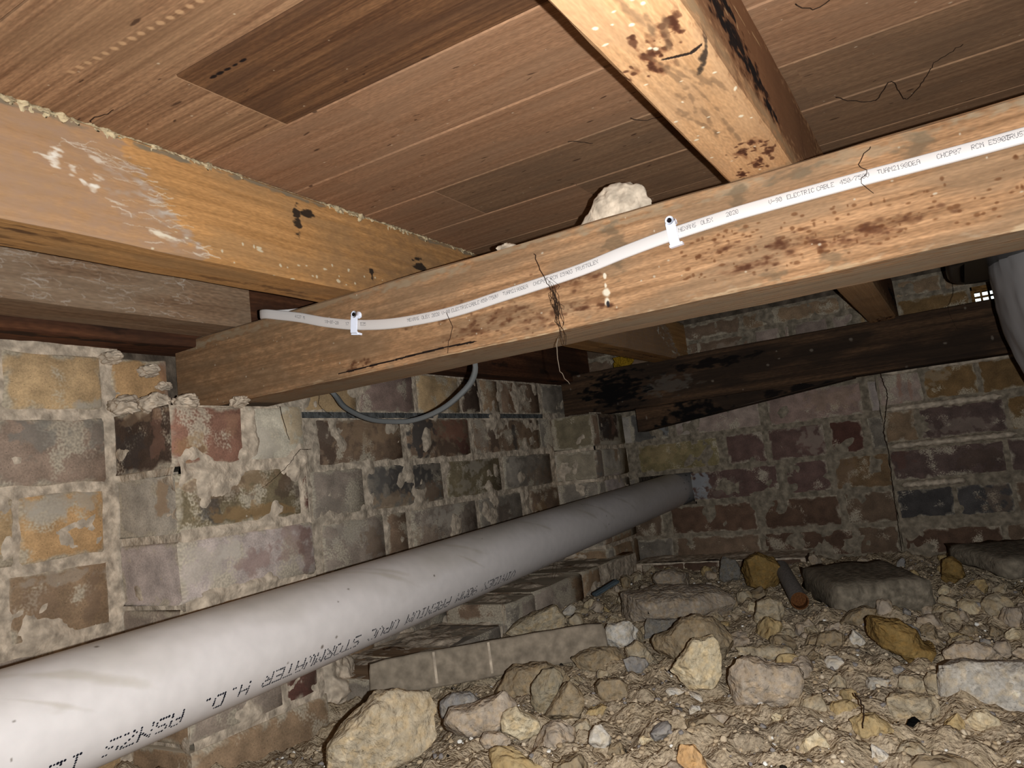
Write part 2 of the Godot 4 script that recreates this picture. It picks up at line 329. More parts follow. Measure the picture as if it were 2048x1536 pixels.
func from_arrays(vs: PackedVector3Array, us: PackedVector2Array, ix: PackedInt32Array, cs := PackedColorArray()) -> ArrayMesh:
	var ns := PackedVector3Array()
	ns.resize(vs.size())
	for k in range(0, ix.size(), 3):
		var n := (vs[ix[k + 2]] - vs[ix[k]]).cross(vs[ix[k + 1]] - vs[ix[k]])
		ns[ix[k]] += n; ns[ix[k + 1]] += n; ns[ix[k + 2]] += n
	for k in ns.size(): ns[k] = ns[k].normalized()
	var a := []
	a.resize(Mesh.ARRAY_MAX)
	a[Mesh.ARRAY_VERTEX] = vs
	a[Mesh.ARRAY_NORMAL] = ns
	if us.size(): a[Mesh.ARRAY_TEX_UV] = us
	if cs.size(): a[Mesh.ARRAY_COLOR] = cs
	a[Mesh.ARRAY_INDEX] = ix
	var m := ArrayMesh.new()
	m.add_surface_from_arrays(Mesh.PRIMITIVE_TRIANGLES, a)
	return m

# a tube through points
func tube(st: SurfaceTool, pts: Array, r: float, sides := 6, r_end := -1.0):
	var n := pts.size()
	var rings := []
	var up := Vector3(0.31, 0.9, 0.17).normalized()
	for i in n:
		var t: Vector3 = (pts[mini(i + 1, n - 1)] - pts[maxi(i - 1, 0)]).normalized()
		if absf(t.dot(up)) > 0.9: up = Vector3(0.9, 0.1, 0.4).normalized()
		var a := t.cross(up).normalized()
		var b := a.cross(t)
		var rr := r if r_end < 0.0 else lerpf(r, r_end, float(i) / (n - 1))
		var ring := []
		for k in sides:
			var w := TAU * k / sides
			ring.append(pts[i] + a * cos(w) * rr + b * sin(w) * rr)
		rings.append(ring)
	for i in n - 1:
		for k in sides:
			var k2 := (k + 1) % sides
			quad(st, rings[i][k], rings[i + 1][k], rings[i + 1][k2], rings[i][k2], Vector2(float(k) / sides, float(i) / n), Vector2(float(k) / sides, (i + 1.0) / n), Vector2((k + 1.0) / sides, (i + 1.0) / n), Vector2((k + 1.0) / sides, float(i) / n))
	for e in [0, n - 1]:
		for k in range(1, sides - 1):
			var q: Array = rings[e]
			if e == 0:
				vert(st, q[0]); vert(st, q[k]); vert(st, q[k + 1])
			else:
				vert(st, q[0]); vert(st, q[k + 1]); vert(st, q[k])

func smooth_path(pts: Array, step := 0.01) -> Array:
	var c := Curve3D.new()
	for i in pts.size():
		var t: Vector3 = (pts[mini(i + 1, pts.size() - 1)] - pts[maxi(i - 1, 0)]) / 6.0
		c.add_point(pts[i], -t, t)
	var out := []
	var l := c.get_baked_length()
	var n := maxi(2, int(l / step))
	for i in n + 1: out.append(c.sample_baked(l * i / n, true))
	return out

# ------------------------------------------------------------------ textures
static func noise(w: int, h: int, sd: int, freq: float, oct := 3, sx := 1, sy := 1) -> PackedByteArray:
	var f := FastNoiseLite.new()
	f.seed = sd
	f.noise_type = FastNoiseLite.TYPE_SIMPLEX_SMOOTH
	f.frequency = freq
	f.fractal_type = FastNoiseLite.FRACTAL_FBM
	f.fractal_octaves = oct
	var im: Image = f.get_image(maxi(8, w / sx), maxi(8, h / sy))
	im.convert(Image.FORMAT_L8)
	im.resize(w, h, Image.INTERPOLATE_CUBIC)
	return im.get_data()

# limestone: clumps of paler and duller grain, a few white and a few dark pits
func limestone_tex() -> ImageTexture:
	var w := 512
	var ds := []
	for q in [[31, 0.012, 4, false], [32, 0.05, 4, false], [33, 0.055, 1, true], [34, 0.02, 3, false]]:
		var f := FastNoiseLite.new()
		f.seed = q[0]
		f.noise_type = FastNoiseLite.TYPE_CELLULAR if q[3] else FastNoiseLite.TYPE_SIMPLEX_SMOOTH
		if q[3]: f.cellular_return_type = FastNoiseLite.RETURN_CELL_VALUE
		if q[3]: f.fractal_type = FastNoiseLite.FRACTAL_NONE
		f.frequency = q[1]
		f.fractal_octaves = q[2]
		f.domain_warp_enabled = q[3]
		f.domain_warp_amplitude = 12.0
		var im: Image = f.get_seamless_image(w, w)
		im.convert(Image.FORMAT_L8)
		ds.append(im.get_data())
	var o := PackedByteArray()
	o.resize(w * w * 3)
	for i in w * w:
		var a: float = ds[0][i] / 255.0
		var b: float = ds[1][i] / 255.0
		var c: float = ds[2][i] / 255.0
		var e: float = ds[3][i] / 255.0
		var k := 0.70 + 0.20 * a + 0.13 * (b - 0.5) + 0.07 * (c - 0.5)
		var warm := clampf((e - 0.45) * 1.2, -0.05, 0.3)
		if c > 0.9: k += 0.07
		if b < 0.14: k *= 0.66
		o[i * 3] = int(clampf(k * (1.0 + 0.12 * warm), 0.0, 1.0) * 255.0)
		o[i * 3 + 1] = int(clampf(k, 0.0, 1.0) * 255.0)
		o[i * 3 + 2] = int(clampf(k * (1.0 - 0.20 * warm), 0.0, 1.0) * 255.0)
	var out := Image.create_from_data(w, w, false, Image.FORMAT_RGB8, o)
	out.generate_mipmaps()
	return ImageTexture.create_from_image(out)

func noise_tex(w: int, sd: int, freq: float, oct := 4, lo := 0.7, hi := 1.0, tint := Color.WHITE, cellular := false) -> ImageTexture:
	var f := FastNoiseLite.new()
	f.seed = sd
	f.noise_type = FastNoiseLite.TYPE_CELLULAR if cellular else FastNoiseLite.TYPE_SIMPLEX_SMOOTH
	f.frequency = freq
	f.fractal_octaves = oct
	var d: PackedByteArray
	var im: Image = f.get_seamless_image(w, w)
	im.convert(Image.FORMAT_L8)
	d = im.get_data()
	var o := PackedByteArray()
	o.resize(w * w * 3)
	for i in w * w:
		var t := clampf(lerpf(lo, hi, d[i] / 255.0), 0.0, 1.0) * 255.0
		o[i * 3] = int(t * tint.r); o[i * 3 + 1] = int(t * tint.g); o[i * 3 + 2] = int(t * tint.b)
	var out := Image.create_from_data(w, w, false, Image.FORMAT_RGB8, o)
	out.generate_mipmaps()
	return ImageTexture.create_from_image(out)

class Paint:
	var w: int
	var h: int
	var d: PackedByteArray
	var rag: PackedByteArray
	func _init(w_: int, h_: int, c: Color):
		w = w_; h = h_
		var im := Image.create_empty(w, h, false, Image.FORMAT_RGB8)
		im.fill(c)
		d = im.get_data()
	func mixpx(i: int, c: Color, t: float):
		d[i] = int(lerpf(d[i], c.r * 255.0, t)); d[i + 1] = int(lerpf(d[i + 1], c.g * 255.0, t)); d[i + 2] = int(lerpf(d[i + 2], c.b * 255.0, t))
	# a ragged spot
	func blob(cx: float, cy: float, rx: float, ry: float, c: Color, amt := 1.0, ragged := 0.7, soft := 0.3, ang := 0.0, x_lo := 0, x_hi := 100000, y_lo := 0, y_hi := 100000):
		var R := maxf(rx, ry) * 1.5
		var ca := cos(ang)
		var sa := sin(ang)
		for y in range(maxi(maxi(0, y_lo), int(cy - R)), mini(mini(h, y_hi), int(cy + R) + 1)):
			for x in range(maxi(maxi(0, x_lo), int(cx - R)), mini(mini(w, x_hi), int(cx + R) + 1)):
				var u := ((x - cx) * ca + (y - cy) * sa) / rx
				var v := (-(x - cx) * sa + (y - cy) * ca) / ry
				var q := u * u + v * v
				if q > 2.3: continue
				var t := (1.0 - sqrt(q) + (rag[y * w + x] / 255.0 - 0.5) * 2.0 * ragged) / soft
				if t <= 0.0: continue
				mixpx((y * w + x) * 3, c, minf(t, 1.0) * amt)
	func line(pts: Array, wd: float, c: Color, amt := 1.0):
		for k in pts.size() - 1:
			var a: Vector2 = pts[k]
			var b: Vector2 = pts[k + 1]
			var n := int(a.distance_to(b)) + 1
			for i in n:
				var p := a.lerp(b, float(i) / n)
				var ww := wd * (0.5 + rag[clampi(int(p.y), 0, h - 1) * w + clampi(int(p.x), 0, w - 1)] / 255.0)
				for y in range(int(p.y - ww), int(p.y + ww) + 1):
					for x in range(int(p.x - ww), int(p.x + ww) + 1):
						if x >= 0 and y >= 0 and x < w and y < h and Vector2(x, y).distance_to(p) <= ww: mixpx((y * w + x) * 3, c, amt)
	func tex() -> ImageTexture:
		var im := Image.create_from_data(w, h, false, Image.FORMAT_RGB8, d)
		im.generate_mipmaps()
		return ImageTexture.create_from_image(im)

# weathered timber seen on two faces: streaks along the grain, blotches of grime, pores
func timber_paint(w: int, h: int, sd: int, dark: Color, light: Color, grime: Color, grime_amt := 0.5, streak := 1.0, fine := 0.3) -> Paint:
	var p := Paint.new(w, h, light)
	var g1 := noise(w, h, sd, 0.22, 3, 64, 1)
	var g2 := noise(w, h, sd + 1, 0.06, 2, 24, 1)
	var bl := noise(w, h, sd + 2, 0.012, 4, 3, 1)
	var fi := noise(w, h, sd + 3, 0.3, 2, 4, 1)
	p.rag = noise(w, h, sd + 4, 0.06, 4, 2, 1)
	var d := p.d
	for i in w * h:
		var t := 0.5 + ((g1[i] - 128) * 0.5 + (g2[i] - 128) * 0.7) / 255.0 * streak * 1.3
		var f := 1.0 + (fi[i] - 128) / 255.0 * fine
		var b := clampf((bl[i] / 255.0 - 0.45) * 4.0, 0.0, 1.0) * grime_amt
		t = clampf(t, 0.0, 1.0)
		d[i * 3] = int(clampf(lerpf(lerpf(dark.r, light.r, t) * f, grime.r, b) * 255.0, 0, 255))
		d[i * 3 + 1] = int(clampf(lerpf(lerpf(dark.g, light.g, t) * f, grime.g, b) * 255.0, 0, 255))
		d[i * 3 + 2] = int(clampf(lerpf(lerpf(dark.b, light.b, t) * f, grime.b, b) * 255.0, 0, 255))
	p.d = d
	return p

func timber_mat(p: Paint, relief := 0.12) -> StandardMaterial3D:
	var m := StandardMaterial3D.new()
	m.albedo_texture = p.tex()
	m.roughness = 0.88
	m.metallic_specular = 0.25
	m.heightmap_enabled = true
	m.heightmap_texture = m.albedo_texture
	m.heightmap_scale = relief
	return m

const PAL := {
	"cream": Color(0.76, 0.60, 0.40), "creamor": Color(0.74, 0.55, 0.34), "creamwash": Color(0.84, 0.77, 0.64), "creampink": Color(0.70, 0.60, 0.50), "creamgrey": Color(0.60, 0.53, 0.42), "tan": Color(0.62, 0.48, 0.34), "pinktan": Color(0.62, 0.49, 0.42),
	"brown": Color(0.46, 0.35, 0.26), "redtan": Color(0.58, 0.38, 0.29), "red": Color(0.48, 0.27, 0.20), "darkred": Color(0.36, 0.20, 0.16), "redbrown": Color(0.44, 0.31, 0.27), "burnt": Color(0.24, 0.17, 0.13), "black": Color(0.15, 0.14, 0.14),
	"black2": Color(0.27, 0.25, 0.24), "grey": Color(0.50, 0.445, 0.375), "pinkgrey": Color(0.58, 0.50, 0.42), "slate": Color(0.36, 0.335, 0.30), "olive": Color(0.45, 0.38, 0.26), "olivetan": Color(0.46, 0.40, 0.29), "lilac": Color(0.76, 0.67, 0.60),
	"pinkred": Color(0.55, 0.41, 0.36), "white": Color(0.78, 0.71, 0.62), "wash": Color(0.70, 0.635, 0.54), "cement": Color(0.48, 0.45, 0.395), "patch": Color(0.64, 0.52, 0.42), "rust": Color(0.36, 0.22, 0.13), "rustbrown": Color(0.38, 0.26, 0.19),
	"ochre": Color(0.56, 0.40, 0.22), "ochrebrown": Color(0.48, 0.35, 0.22), "yellow": Color(0.62, 0.53, 0.33), "pinkwash": Color(0.66, 0.55, 0.47), "bluewhite": Color(0.64, 0.65, 0.64), "plum": Color(0.41, 0.31, 0.275),
}

func pal_of(k: String) -> Color:
	var c: Color = PAL[k]
	return Color(c.r * 0.97, c.g * 0.985, c.b * 1.03).lerp(Color(0.72, 0.635, 0.53), 0.2)

# one brick's face on a wall's picture; pixel rows run down
func paint_brick(p: Paint, n1: PackedByteArray, n2: PackedByteArray, n3: PackedByteArray, x0: int, x1: int, y0: int, y1: int, pal: String, blobs: Array, tone: float, wash_amt: float):
	var base: Color = pal_of(pal)
	var mort: Color = PAL.wash
	base = Color(base.r * tone, base.g * tone, base.b * tone)
	var d := p.d
	var w := p.w
	for y in range(maxi(0, y0 - 6), mini(p.h, y1 + 6)):
		for x in range(maxi(0, x0 - 6), mini(w, x1 + 6)):
			var i := y * w + x
			var a := n1[i] / 255.0
			var f := n2[i] / 255.0
			var k := 0.82 + 0.3 * a + 0.22 * (f - 0.5)
			if f > 0.80: k *= 0.72
			var e := minf(minf(x - x0, x1 - x), minf(y - y0, y1 - y)) + (a - 0.55) * 22.0
			var t := clampf((n3[i] / 255.0 + (f - 0.5) * 0.25 - 0.72 + wash_amt) * 7.0, 0.0, 1.0) * 0.85
			if e < 5.0: t = maxf(t, clampf((5.0 - e) / 8.0, 0.0, 0.85))
			d[i * 3] = int(clampf(lerpf(base.r * k, mort.r * (0.8 + 0.4 * f), t) * 255.0, 0, 255))
			d[i * 3 + 1] = int(clampf(lerpf(base.g * k, mort.g * (0.8 + 0.4 * f), t) * 255.0, 0, 255))
			d[i * 3 + 2] = int(clampf(lerpf(base.b * k, mort.b * (0.8 + 0.4 * f), t) * 255.0, 0, 255))
	p.d = d
	for b in blobs:
		p.blob(lerpf(x0, x1, b[0]), lerpf(y0, y1, b[1]), (x1 - x0) * b[2], (y1 - y0) * b[3], pal_of(b[4]), b[5] * 0.9, 0.9, 0.35, 0.0, x0, x1, y0, y1)

func brick_mat(p: Paint) -> StandardMaterial3D:
	var m := StandardMaterial3D.new()
	m.albedo_texture = p.tex()
	m.roughness = 0.95
	m.metallic_specular = 0.2
	m.heightmap_enabled = true
	m.heightmap_texture = mats.grit
	m.heightmap_scale = 0.16
	return m

func tri(m: StandardMaterial3D, s: float):
	m.uv1_triplanar = true
	m.uv1_scale = Vector3(s, s, s)

func plain(c: Color, rough := 0.9, spec := 0.3) -> StandardMaterial3D:
	var m := StandardMaterial3D.new()
	m.albedo_color = c
	m.roughness = rough
	m.metallic_specular = spec
	return m

func stone(c: Color, tex: Texture2D, scale: float, bump: Texture2D, relief: float) -> StandardMaterial3D:
	var m := plain(c, 0.97, 0.15)
	m.albedo_texture = tex
	m.heightmap_enabled = true
	m.heightmap_texture = bump
	m.heightmap_scale = relief
	tri(m, scale)
	return m

func make_materials():
	mats.grit = noise_tex(512, 11, 0.045, 5, 0.0, 1.0)
	mats.mottle = noise_tex(512, 12, 0.02, 5, 0.62, 1.08)
	mats.coarse = noise_tex(512, 13, 0.03, 4, 0.0, 1.0)
	mats.lime = limestone_tex()
	mats.soil = noise_tex(512, 14, 0.03, 5, 0.68, 1.0)
	mats.mortar = stone(Color(0.85, 0.755, 0.645), mats.mottle, 5.0, mats.grit, 0.13)
	mats.mortar.uv1_world_triplanar = true
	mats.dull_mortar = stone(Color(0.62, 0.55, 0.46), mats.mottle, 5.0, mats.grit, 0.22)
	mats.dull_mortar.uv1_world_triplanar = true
	mats.damp = stone(Color(0.40, 0.39, 0.37), mats.mottle, 5.0, mats.grit, 0.2)
	var tones := {"tan": Color(0.80, 0.71, 0.58), "cream": Color(0.92, 0.82, 0.66), "grey": Color(0.66, 0.62, 0.58), "brown": Color(0.66, 0.57, 0.45), "ochre": Color(0.62, 0.49, 0.29), "ochrelight": Color(0.78, 0.66, 0.47), "white": Color(0.92, 0.86, 0.78),
		"orange": Color(0.88, 0.69, 0.48), "black": Color(0.07, 0.065, 0.06), "darkgrey": Color(0.40, 0.37, 0.35), "pinkgrey": Color(0.78, 0.69, 0.59), "darktop": Color(0.66, 0.59, 0.48), "greytile": Color(0.56, 0.52, 0.47), "greydust": Color(0.72, 0.64, 0.55), "bluegrey": Color(0.84, 0.78, 0.70)}
	var i := 0
	for k in tones:
		var m := stone(tones[k], mats.lime, 7.0, mats.coarse, 0.35)
		m.uv1_offset = Vector3(i * 0.37, i * 0.11, i * 0.23)
		rock_tones[k] = m
		i += 1
	mats.web = plain(Color(0.20, 0.15, 0.115), 1.0, 0.0)
	mats.pale_web = plain(Color(0.42, 0.36, 0.30), 1.0, 0.0)
	mats.ink = plain(Color(0.05, 0.05, 0.09), 0.8, 0.2)
	mats.cable_ink = plain(Color(0.30, 0.28, 0.28), 0.8, 0.2)
	mats.shell = stone(Color(0.42, 0.36, 0.30), mats.mottle, 3.0, mats.grit, 0.2)
	mats.shell.uv1_world_triplanar = true

# ------------------------------------------------------------------ setting
func shell_box(called: String, lo: Vector3, hi: Vector3, label: String, parent: Node = self):
	var st := st_new(false)
	box(st, lo, hi)
	var o := obj(called, done(st), mats.shell, parent)
	if parent == self: struct(o, label)
	return o

func build_shell():
	shell_box("wall_back", Vector3(-1.2, -0.2, 1.5), Vector3(2.6, 0.70, 1.62), "brick wall of the crawl space on the side behind the camera")
	shell_box("wall_right", Vector3(2.5, -0.2, -2.2), Vector3(2.62, 0.70, 1.5), "brick wall closing the far side of the crawl space")

func brick_mesh(P: Callable, uvf: Callable, u0: float, u1: float, v0: float, v1: float, n: float, depth: float, side_uv = null) -> ArrayMesh:
	var e := 0.004
	var us := [u0, u0 + e, lerpf(u0, u1, 0.35), lerpf(u0, u1, 0.68), u1 - e, u1] if u1 - u0 > 0.08 else [u0, u0 + e, (u0 + u1) / 2.0, u1 - e, u1]
	var vs := [v0, v0 + e, (v0 + v1) / 2.0, v1 - e, v1]
	var g := []
	for j in vs.size():
		var row := []
		for i in us.size():
			var ei: bool = i == 0 or i == us.size() - 1
			var ej: bool = j == 0 or j == vs.size() - 1
			var z := n + rng.randf_range(-0.0009, 0.0009)
			var uu: float = us[i]
			var vv: float = vs[j]
			if ei or ej: z -= rng.randf_range(0.003, 0.006)
			if ei and ej: z -= 0.002
			if ei: uu += rng.randf_range(-0.0022, 0.0022)
			if ej: vv += rng.randf_range(-0.0018, 0.0018)
			row.append(Vector3(uu, vv, z))
		g.append(row)
	var st := st_new()
	var V := func(q: Vector3) -> Vector3: return P.call(q.x, q.y, q.z)
	var U := func(q: Vector3) -> Vector2: return uvf.call(q.x, q.y)
	for j in vs.size() - 1:
		for i in us.size() - 1:
			var a: Vector3 = g[j][i]
			var b: Vector3 = g[j][i + 1]
			var c: Vector3 = g[j + 1][i + 1]
			var d: Vector3 = g[j + 1][i]
			quad(st, V.call(a), V.call(b), V.call(c), V.call(d), U.call(a), U.call(b), U.call(c), U.call(d))
	st.set_smooth_group(1)
	var rim := []
	for i in us.size(): rim.append(g[0][i])
	for j in range(1, vs.size()): rim.append(g[j][us.size() - 1])
	for i in range(us.size() - 2, -1, -1): rim.append(g[vs.size() - 1][i])
	for j in range(vs.size() - 2, 0, -1): rim.append(g[j][0])
	for k in rim.size():
		var a: Vector3 = rim[k]
		var b: Vector3 = rim[(k + 1) % rim.size()]
		var a2 := Vector3(a.x, a.y, n - depth)
		var b2 := Vector3(b.x, b.y, n - depth)
		var near_side: bool = side_uv != null and absf(a.x - u0) < 0.003 and absf(b.x - u0) < 0.003
		if near_side:
			quad(st, V.call(a2), V.call(b2), V.call(b), V.call(a), side_uv.call(a2), side_uv.call(b2), side_uv.call(b), side_uv.call(a))
		else:
			quad(st, V.call(a2), V.call(b2), V.call(b), V.call(a), U.call(a), U.call(b), U.call(b), U.call(a))
	return done(st)

func fnl(sd: int, freq: float, oct := 3) -> FastNoiseLite:
	var f := FastNoiseLite.new()
	f.seed = sd
	f.noise_type = FastNoiseLite.TYPE_SIMPLEX_SMOOTH
	f.frequency = freq
	f.fractal_octaves = oct
	return f

# mortar: a rough skin a little behind the brick faces that here and there laps over them
func mortar_mesh(P: Callable, u0: float, u1: float, v0: float, v1: float, sd: int, cell := 0.006, lap := 0.5, back := 0.0035, skip = null, spots := []) -> ArrayMesh:
	var a := fnl(sd, 28.0, 3)
	var b := fnl(sd + 1, 9.0, 4)
	var f := func(s: float, t: float) -> Vector3:
		var u := lerpf(u0, u1, s)
		var v := lerpf(v0, v1, t)
		var h := -back + a.get_noise_2d(u, v) * 0.0021
		for q in spots: h += q[4] * exp(-pow((u - q[0]) / q[2], 2) - pow((v - q[1]) / q[3], 2)) * (1.0 + a.get_noise_2d(u * 1.3, v))
		h += maxf(0.0, b.get_noise_2d(u, v) + lap - 0.62) * 0.016
		return P.call(u, v, minf(h, 0.0055))
	var sk = null
	if skip != null: sk = func(s: float, t: float) -> bool: return skip.call(lerpf(u0, u1, s), lerpf(v0, v1, t))
	return grid_mesh(int((u1 - u0) / cell), int((v1 - v0) / cell), f, func(_s, _t): return Vector2.ZERO, sk)

func build_left_wall():
	var wall := Node3D.new()
	put(wall, "wall_left")
	struct(wall, "old brick wall with smeared lime mortar running beside the drain pipe")
	var p := Paint.new(LEFT_W, LEFT_H, PAL.wash)
	var n1 := noise(LEFT_W, LEFT_H, 21, 0.022, 4)
	var n2 := noise(LEFT_W, LEFT_H, 22, 0.22, 2)
	var n3 := noise(LEFT_W, LEFT_H, 23, 0.011, 5)
	p.rag = noise(LEFT_W, LEFT_H, 24, 0.035, 5)
	var P := func(u: float, v: float, n: float) -> Vector3: return Vector3(WALL_X + n, v, -u)
	var uvf := func(u: float, v: float) -> Vector2: return Vector2((u - 0.2) * PXM / LEFT_W, 1.0 - (v + 0.03) * PXM / LEFT_H)
	var pieces := []
	for r in LEFT_BRICKS: pieces.append([wall, P, r, false])
	# piers that carry the bearers
	var pier := Node3D.new()
	put(pier, "pier", wall)
	pier.set_meta("label", "brick pier with a red, a white and a dark burnt brick on top, under the near bearer")
	var far_pier := Node3D.new()
	put(far_pier, "pier", wall)
	far_pier.set_meta("label", "brick pier in the far corner under the far bearer")
	var Q := func(u: float, v: float, n: float) -> Vector3: return Vector3(PIER_X + n, v, -u)
	for r in PIER_BRICKS: pieces.append([pier, Q, r, true])
	for r in FAR_PIER_BRICKS: pieces.append([far_pier, Q, r, true])
	for q in pieces:
		var r: Array = q[2]
		var tone := rng.randf_range(0.92, 1.06)
		var y0 := int(LEFT_H - (r[3] + 0.03) * PXM)
		var y1 := int(LEFT_H - (r[2] + 0.03) * PXM)
		paint_brick(p, n1, n2, n3, int((r[0] - 0.2) * PXM), int((r[1] - 0.2) * PXM), y0, y1, r[4], r[5], tone, rng.randf_range(0.0, 0.22))
	var mat: StandardMaterial3D
	# the piers' sides have a strip of their own at the end of the picture
	for q in pieces:
		var r: Array = q[2]
		if r.size() > 6 and r[6] != "":
			var x0 := LEFT_W - 20 if q[0] == far_pier else LEFT_W
			var off := 1.79 if q[0] == pier else 1.665
			var y0 := int(LEFT_H - (r[3] + 0.03) * PXM)
			var y1 := int(LEFT_H - (r[2] + 0.03) * PXM)
			var bl := []
			if r[6] == "burnt": bl = [[0.25, 0.6, 0.3, 0.5, "black", 0.5], [0.75, 0.4, 0.12, 0.6, "redtan", 0.5], [0.4, 0.1, 0.5, 0.12, "tan", 0.5]]
			if r[6] == "wash": bl = [[0.75, 0.4, 0.12, 0.35, "tan", 0.8]]
			if q[0] == pier: paint_brick(p, n1, n2, n3, int((1.80 + 0.0) * PXM) - int(0.2 * PXM) + 0, int(1.92 * PXM) - int(0.2 * PXM), y0, y1, r[6], bl, 1.0, 0.05)
			else: paint_brick(p, n1, n2, n3, int(1.93 * PXM) - int(0.2 * PXM), int(2.035 * PXM) - int(0.2 * PXM), y0, y1, r[6], bl, 1.0, 0.0)
	mat = brick_mat(p)
	tri_detail(mat)
	for q in pieces:
		var r: Array = q[2]
		var side = null
		if q[3]:
			var s0 := 1.92 if q[0] == pier else 2.035
			side = func(c: Vector3) -> Vector2: return uvf.call(s0 + c.z, c.y)
		var m := brick_mesh(q[1], uvf, r[0], r[1], r[2], r[3], rng.randf_range(-0.0015, 0.003), 0.118 if q[3] else 0.06, side)
		var o := obj("brick", m, mat, q[0])
	# mortar skins
	obj("mortar", mortar_mesh(P, 0.15, 1.97, -0.04, 0.5295, 31, 0.006, 0.47, 0.0020, func(u, v): return v > 0.443 and u > 0.585 and u < 0.70), mats.mortar, wall)
	obj("mortar", mortar_mesh(Q, 0.574, 0.782, -0.03, 0.437, 35, 0.004, 0.40, 0.0024, null, [[0.752, 0.352, 0.020, 0.012, 0.008], [0.768, 0.362, 0.016, 0.018, 0.007], [0.60, 0.352, 0.03, 0.005, 0.006], [0.69, 0.40, 0.005, 0.03, 0.005], [0.66, 0.205, 0.09, 0.006, 0.004], [0.66, 0.278, 0.1, 0.005, 0.004], [0.575, 0.36, 0.008, 0.02, 0.005], [0.72, 0.30, 0.02, 0.01, 0.003]]), mats.mortar, pier)
	obj("mortar", mortar_mesh(Q, 1.76, 1.965, 0.0, 0.437, 37, 0.006, 0.4, 0.004), mats.mortar, far_pier)
	for a in [[0.574, pier, 41, 0.436], [1.762, far_pier, 43, 0.434]]:
		var z: float = -a[0]
		var S := func(u: float, v: float, n: float) -> Vector3: return Vector3(WALL_X + u, v, z + n)
		obj("mortar", mortar_mesh(S, -0.01, 0.117, -0.03, a[3], a[2], 0.005, 0.55, 0.0028), mats.mortar, a[1])
		var T := func(u: float, v: float, n: float) -> Vector3: return Vector3(WALL_X + u, a[3] + n - 0.001, z - v)
		obj("mortar", mortar_mesh(T, 0.0, 0.117, 0.004, 0.205, a[2] + 3, 0.006, 0.4, 0.002), mats.mortar, a[1])
	# lumps of mortar squeezed out round the bearer's end
	for a in [[-0.905, 0.447, -0.572, 0.03], [-0.86, 0.447, -0.58, 0.026], [-0.83, 0.443, -0.60, 0.022], [-0.80, 0.441, -0.66, 0.016], [-0.928, 0.50, -0.62, 0.018], [-0.93, 0.515, -0.57, 0.018], [-0.93, 0.46, -0.63, 0.016], [-0.928, 0.48, -0.64, 0.014]]:
		var o := obj("mortar_lump", rough_lump(a[3] * 0.8, 61 + int(a[3] * 1000)), mats.mortar, wall)
		o.position = Vector3(a[0], a[1], a[2])
		o.scale = Vector3(1.0, 0.6, 1.1)
	# top bed under the wall joist and the wall's core
	var st := st_new(false)
	box(st, Vector3(WALL_X - 0.11, -0.2, END_Z - 0.1), Vector3(WALL_X - 0.012, 0.527, 1.5))
	obj("core", done(st), mats.shell, wall)
	st = st_new(false)
	box(st, Vector3(WALL_X - 0.23, -0.2, END_Z - 0.1), Vector3(WALL_X - 0.11, 0.70, 1.62))
	obj("core", done(st), mats.shell, wall)
	# dark damp course between the top course and the next
	var D := func(u: float, v: float, n: float) -> Vector3: return Vector3(WALL_X + n, v, -u)
	obj("damp_course", mortar_mesh(D, 0.80, 1.72, 0.4365, 0.447, 51, 0.004, 0.3, -0.003), mats.damp, wall)
	# cement slapped into the corner beside the pier, just above the rubble
	var patch := obj("mortar_lump", rough_lump(0.07, 88), mats.mortar, wall)
	patch.position = Vector3(-0.885, 0.02, -0.845)
	patch.scale = Vector3(0.85, 0.95, 0.8)
	# stepped footing
	for a in [[-0.778, 0.071, 1.20, 1.86, "footing"], [-0.775, 0.040, 0.84, 1.19, "footing"]]:
		var f := Node3D.new()
		put(f, a[4], wall)
		var x: float = a[0]
		var F := func(u: float, v: float, n: float) -> Vector3: return Vector3(x + n, v, -u)
		var u: float = a[2]
		var k := 0
		while u < a[3] - 0.05:
			var u1: float = minf(u + [0.112, 0.225, 0.10, 0.225][k % 4], a[3])
			var m := brick_mesh(F, func(s: float, t: float): return uvf.call(s, t + 0.02), u + 0.003, u1 - 0.003, -0.03, a[1] - 0.003, rng.randf_range(-0.012, 0.006), 0.14, func(c: Vector3): return uvf.call(1.1 + c.z, c.y + 0.05))
			obj("brick", m, mat, f)
			u = u1
			k += 1
		var G := func(s: float, t: float, n: float) -> Vector3: return Vector3(WALL_X + s, float(a[1]) - 0.004 + n, -t)
		obj("mortar", mortar_mesh(G, 0.0, x - WALL_X - 0.008, a[2], a[3], 71 + k, 0.006, 0.5, 0.0), mats.mortar, f)
		obj("mortar", mortar_mesh(F, a[2], a[3], -0.03, a[1] - 0.006, 76 + k, 0.006, 0.4, 0.006), mats.mortar, f)

func tri_detail(m: StandardMaterial3D):
	m.uv1_scale = Vector3.ONE

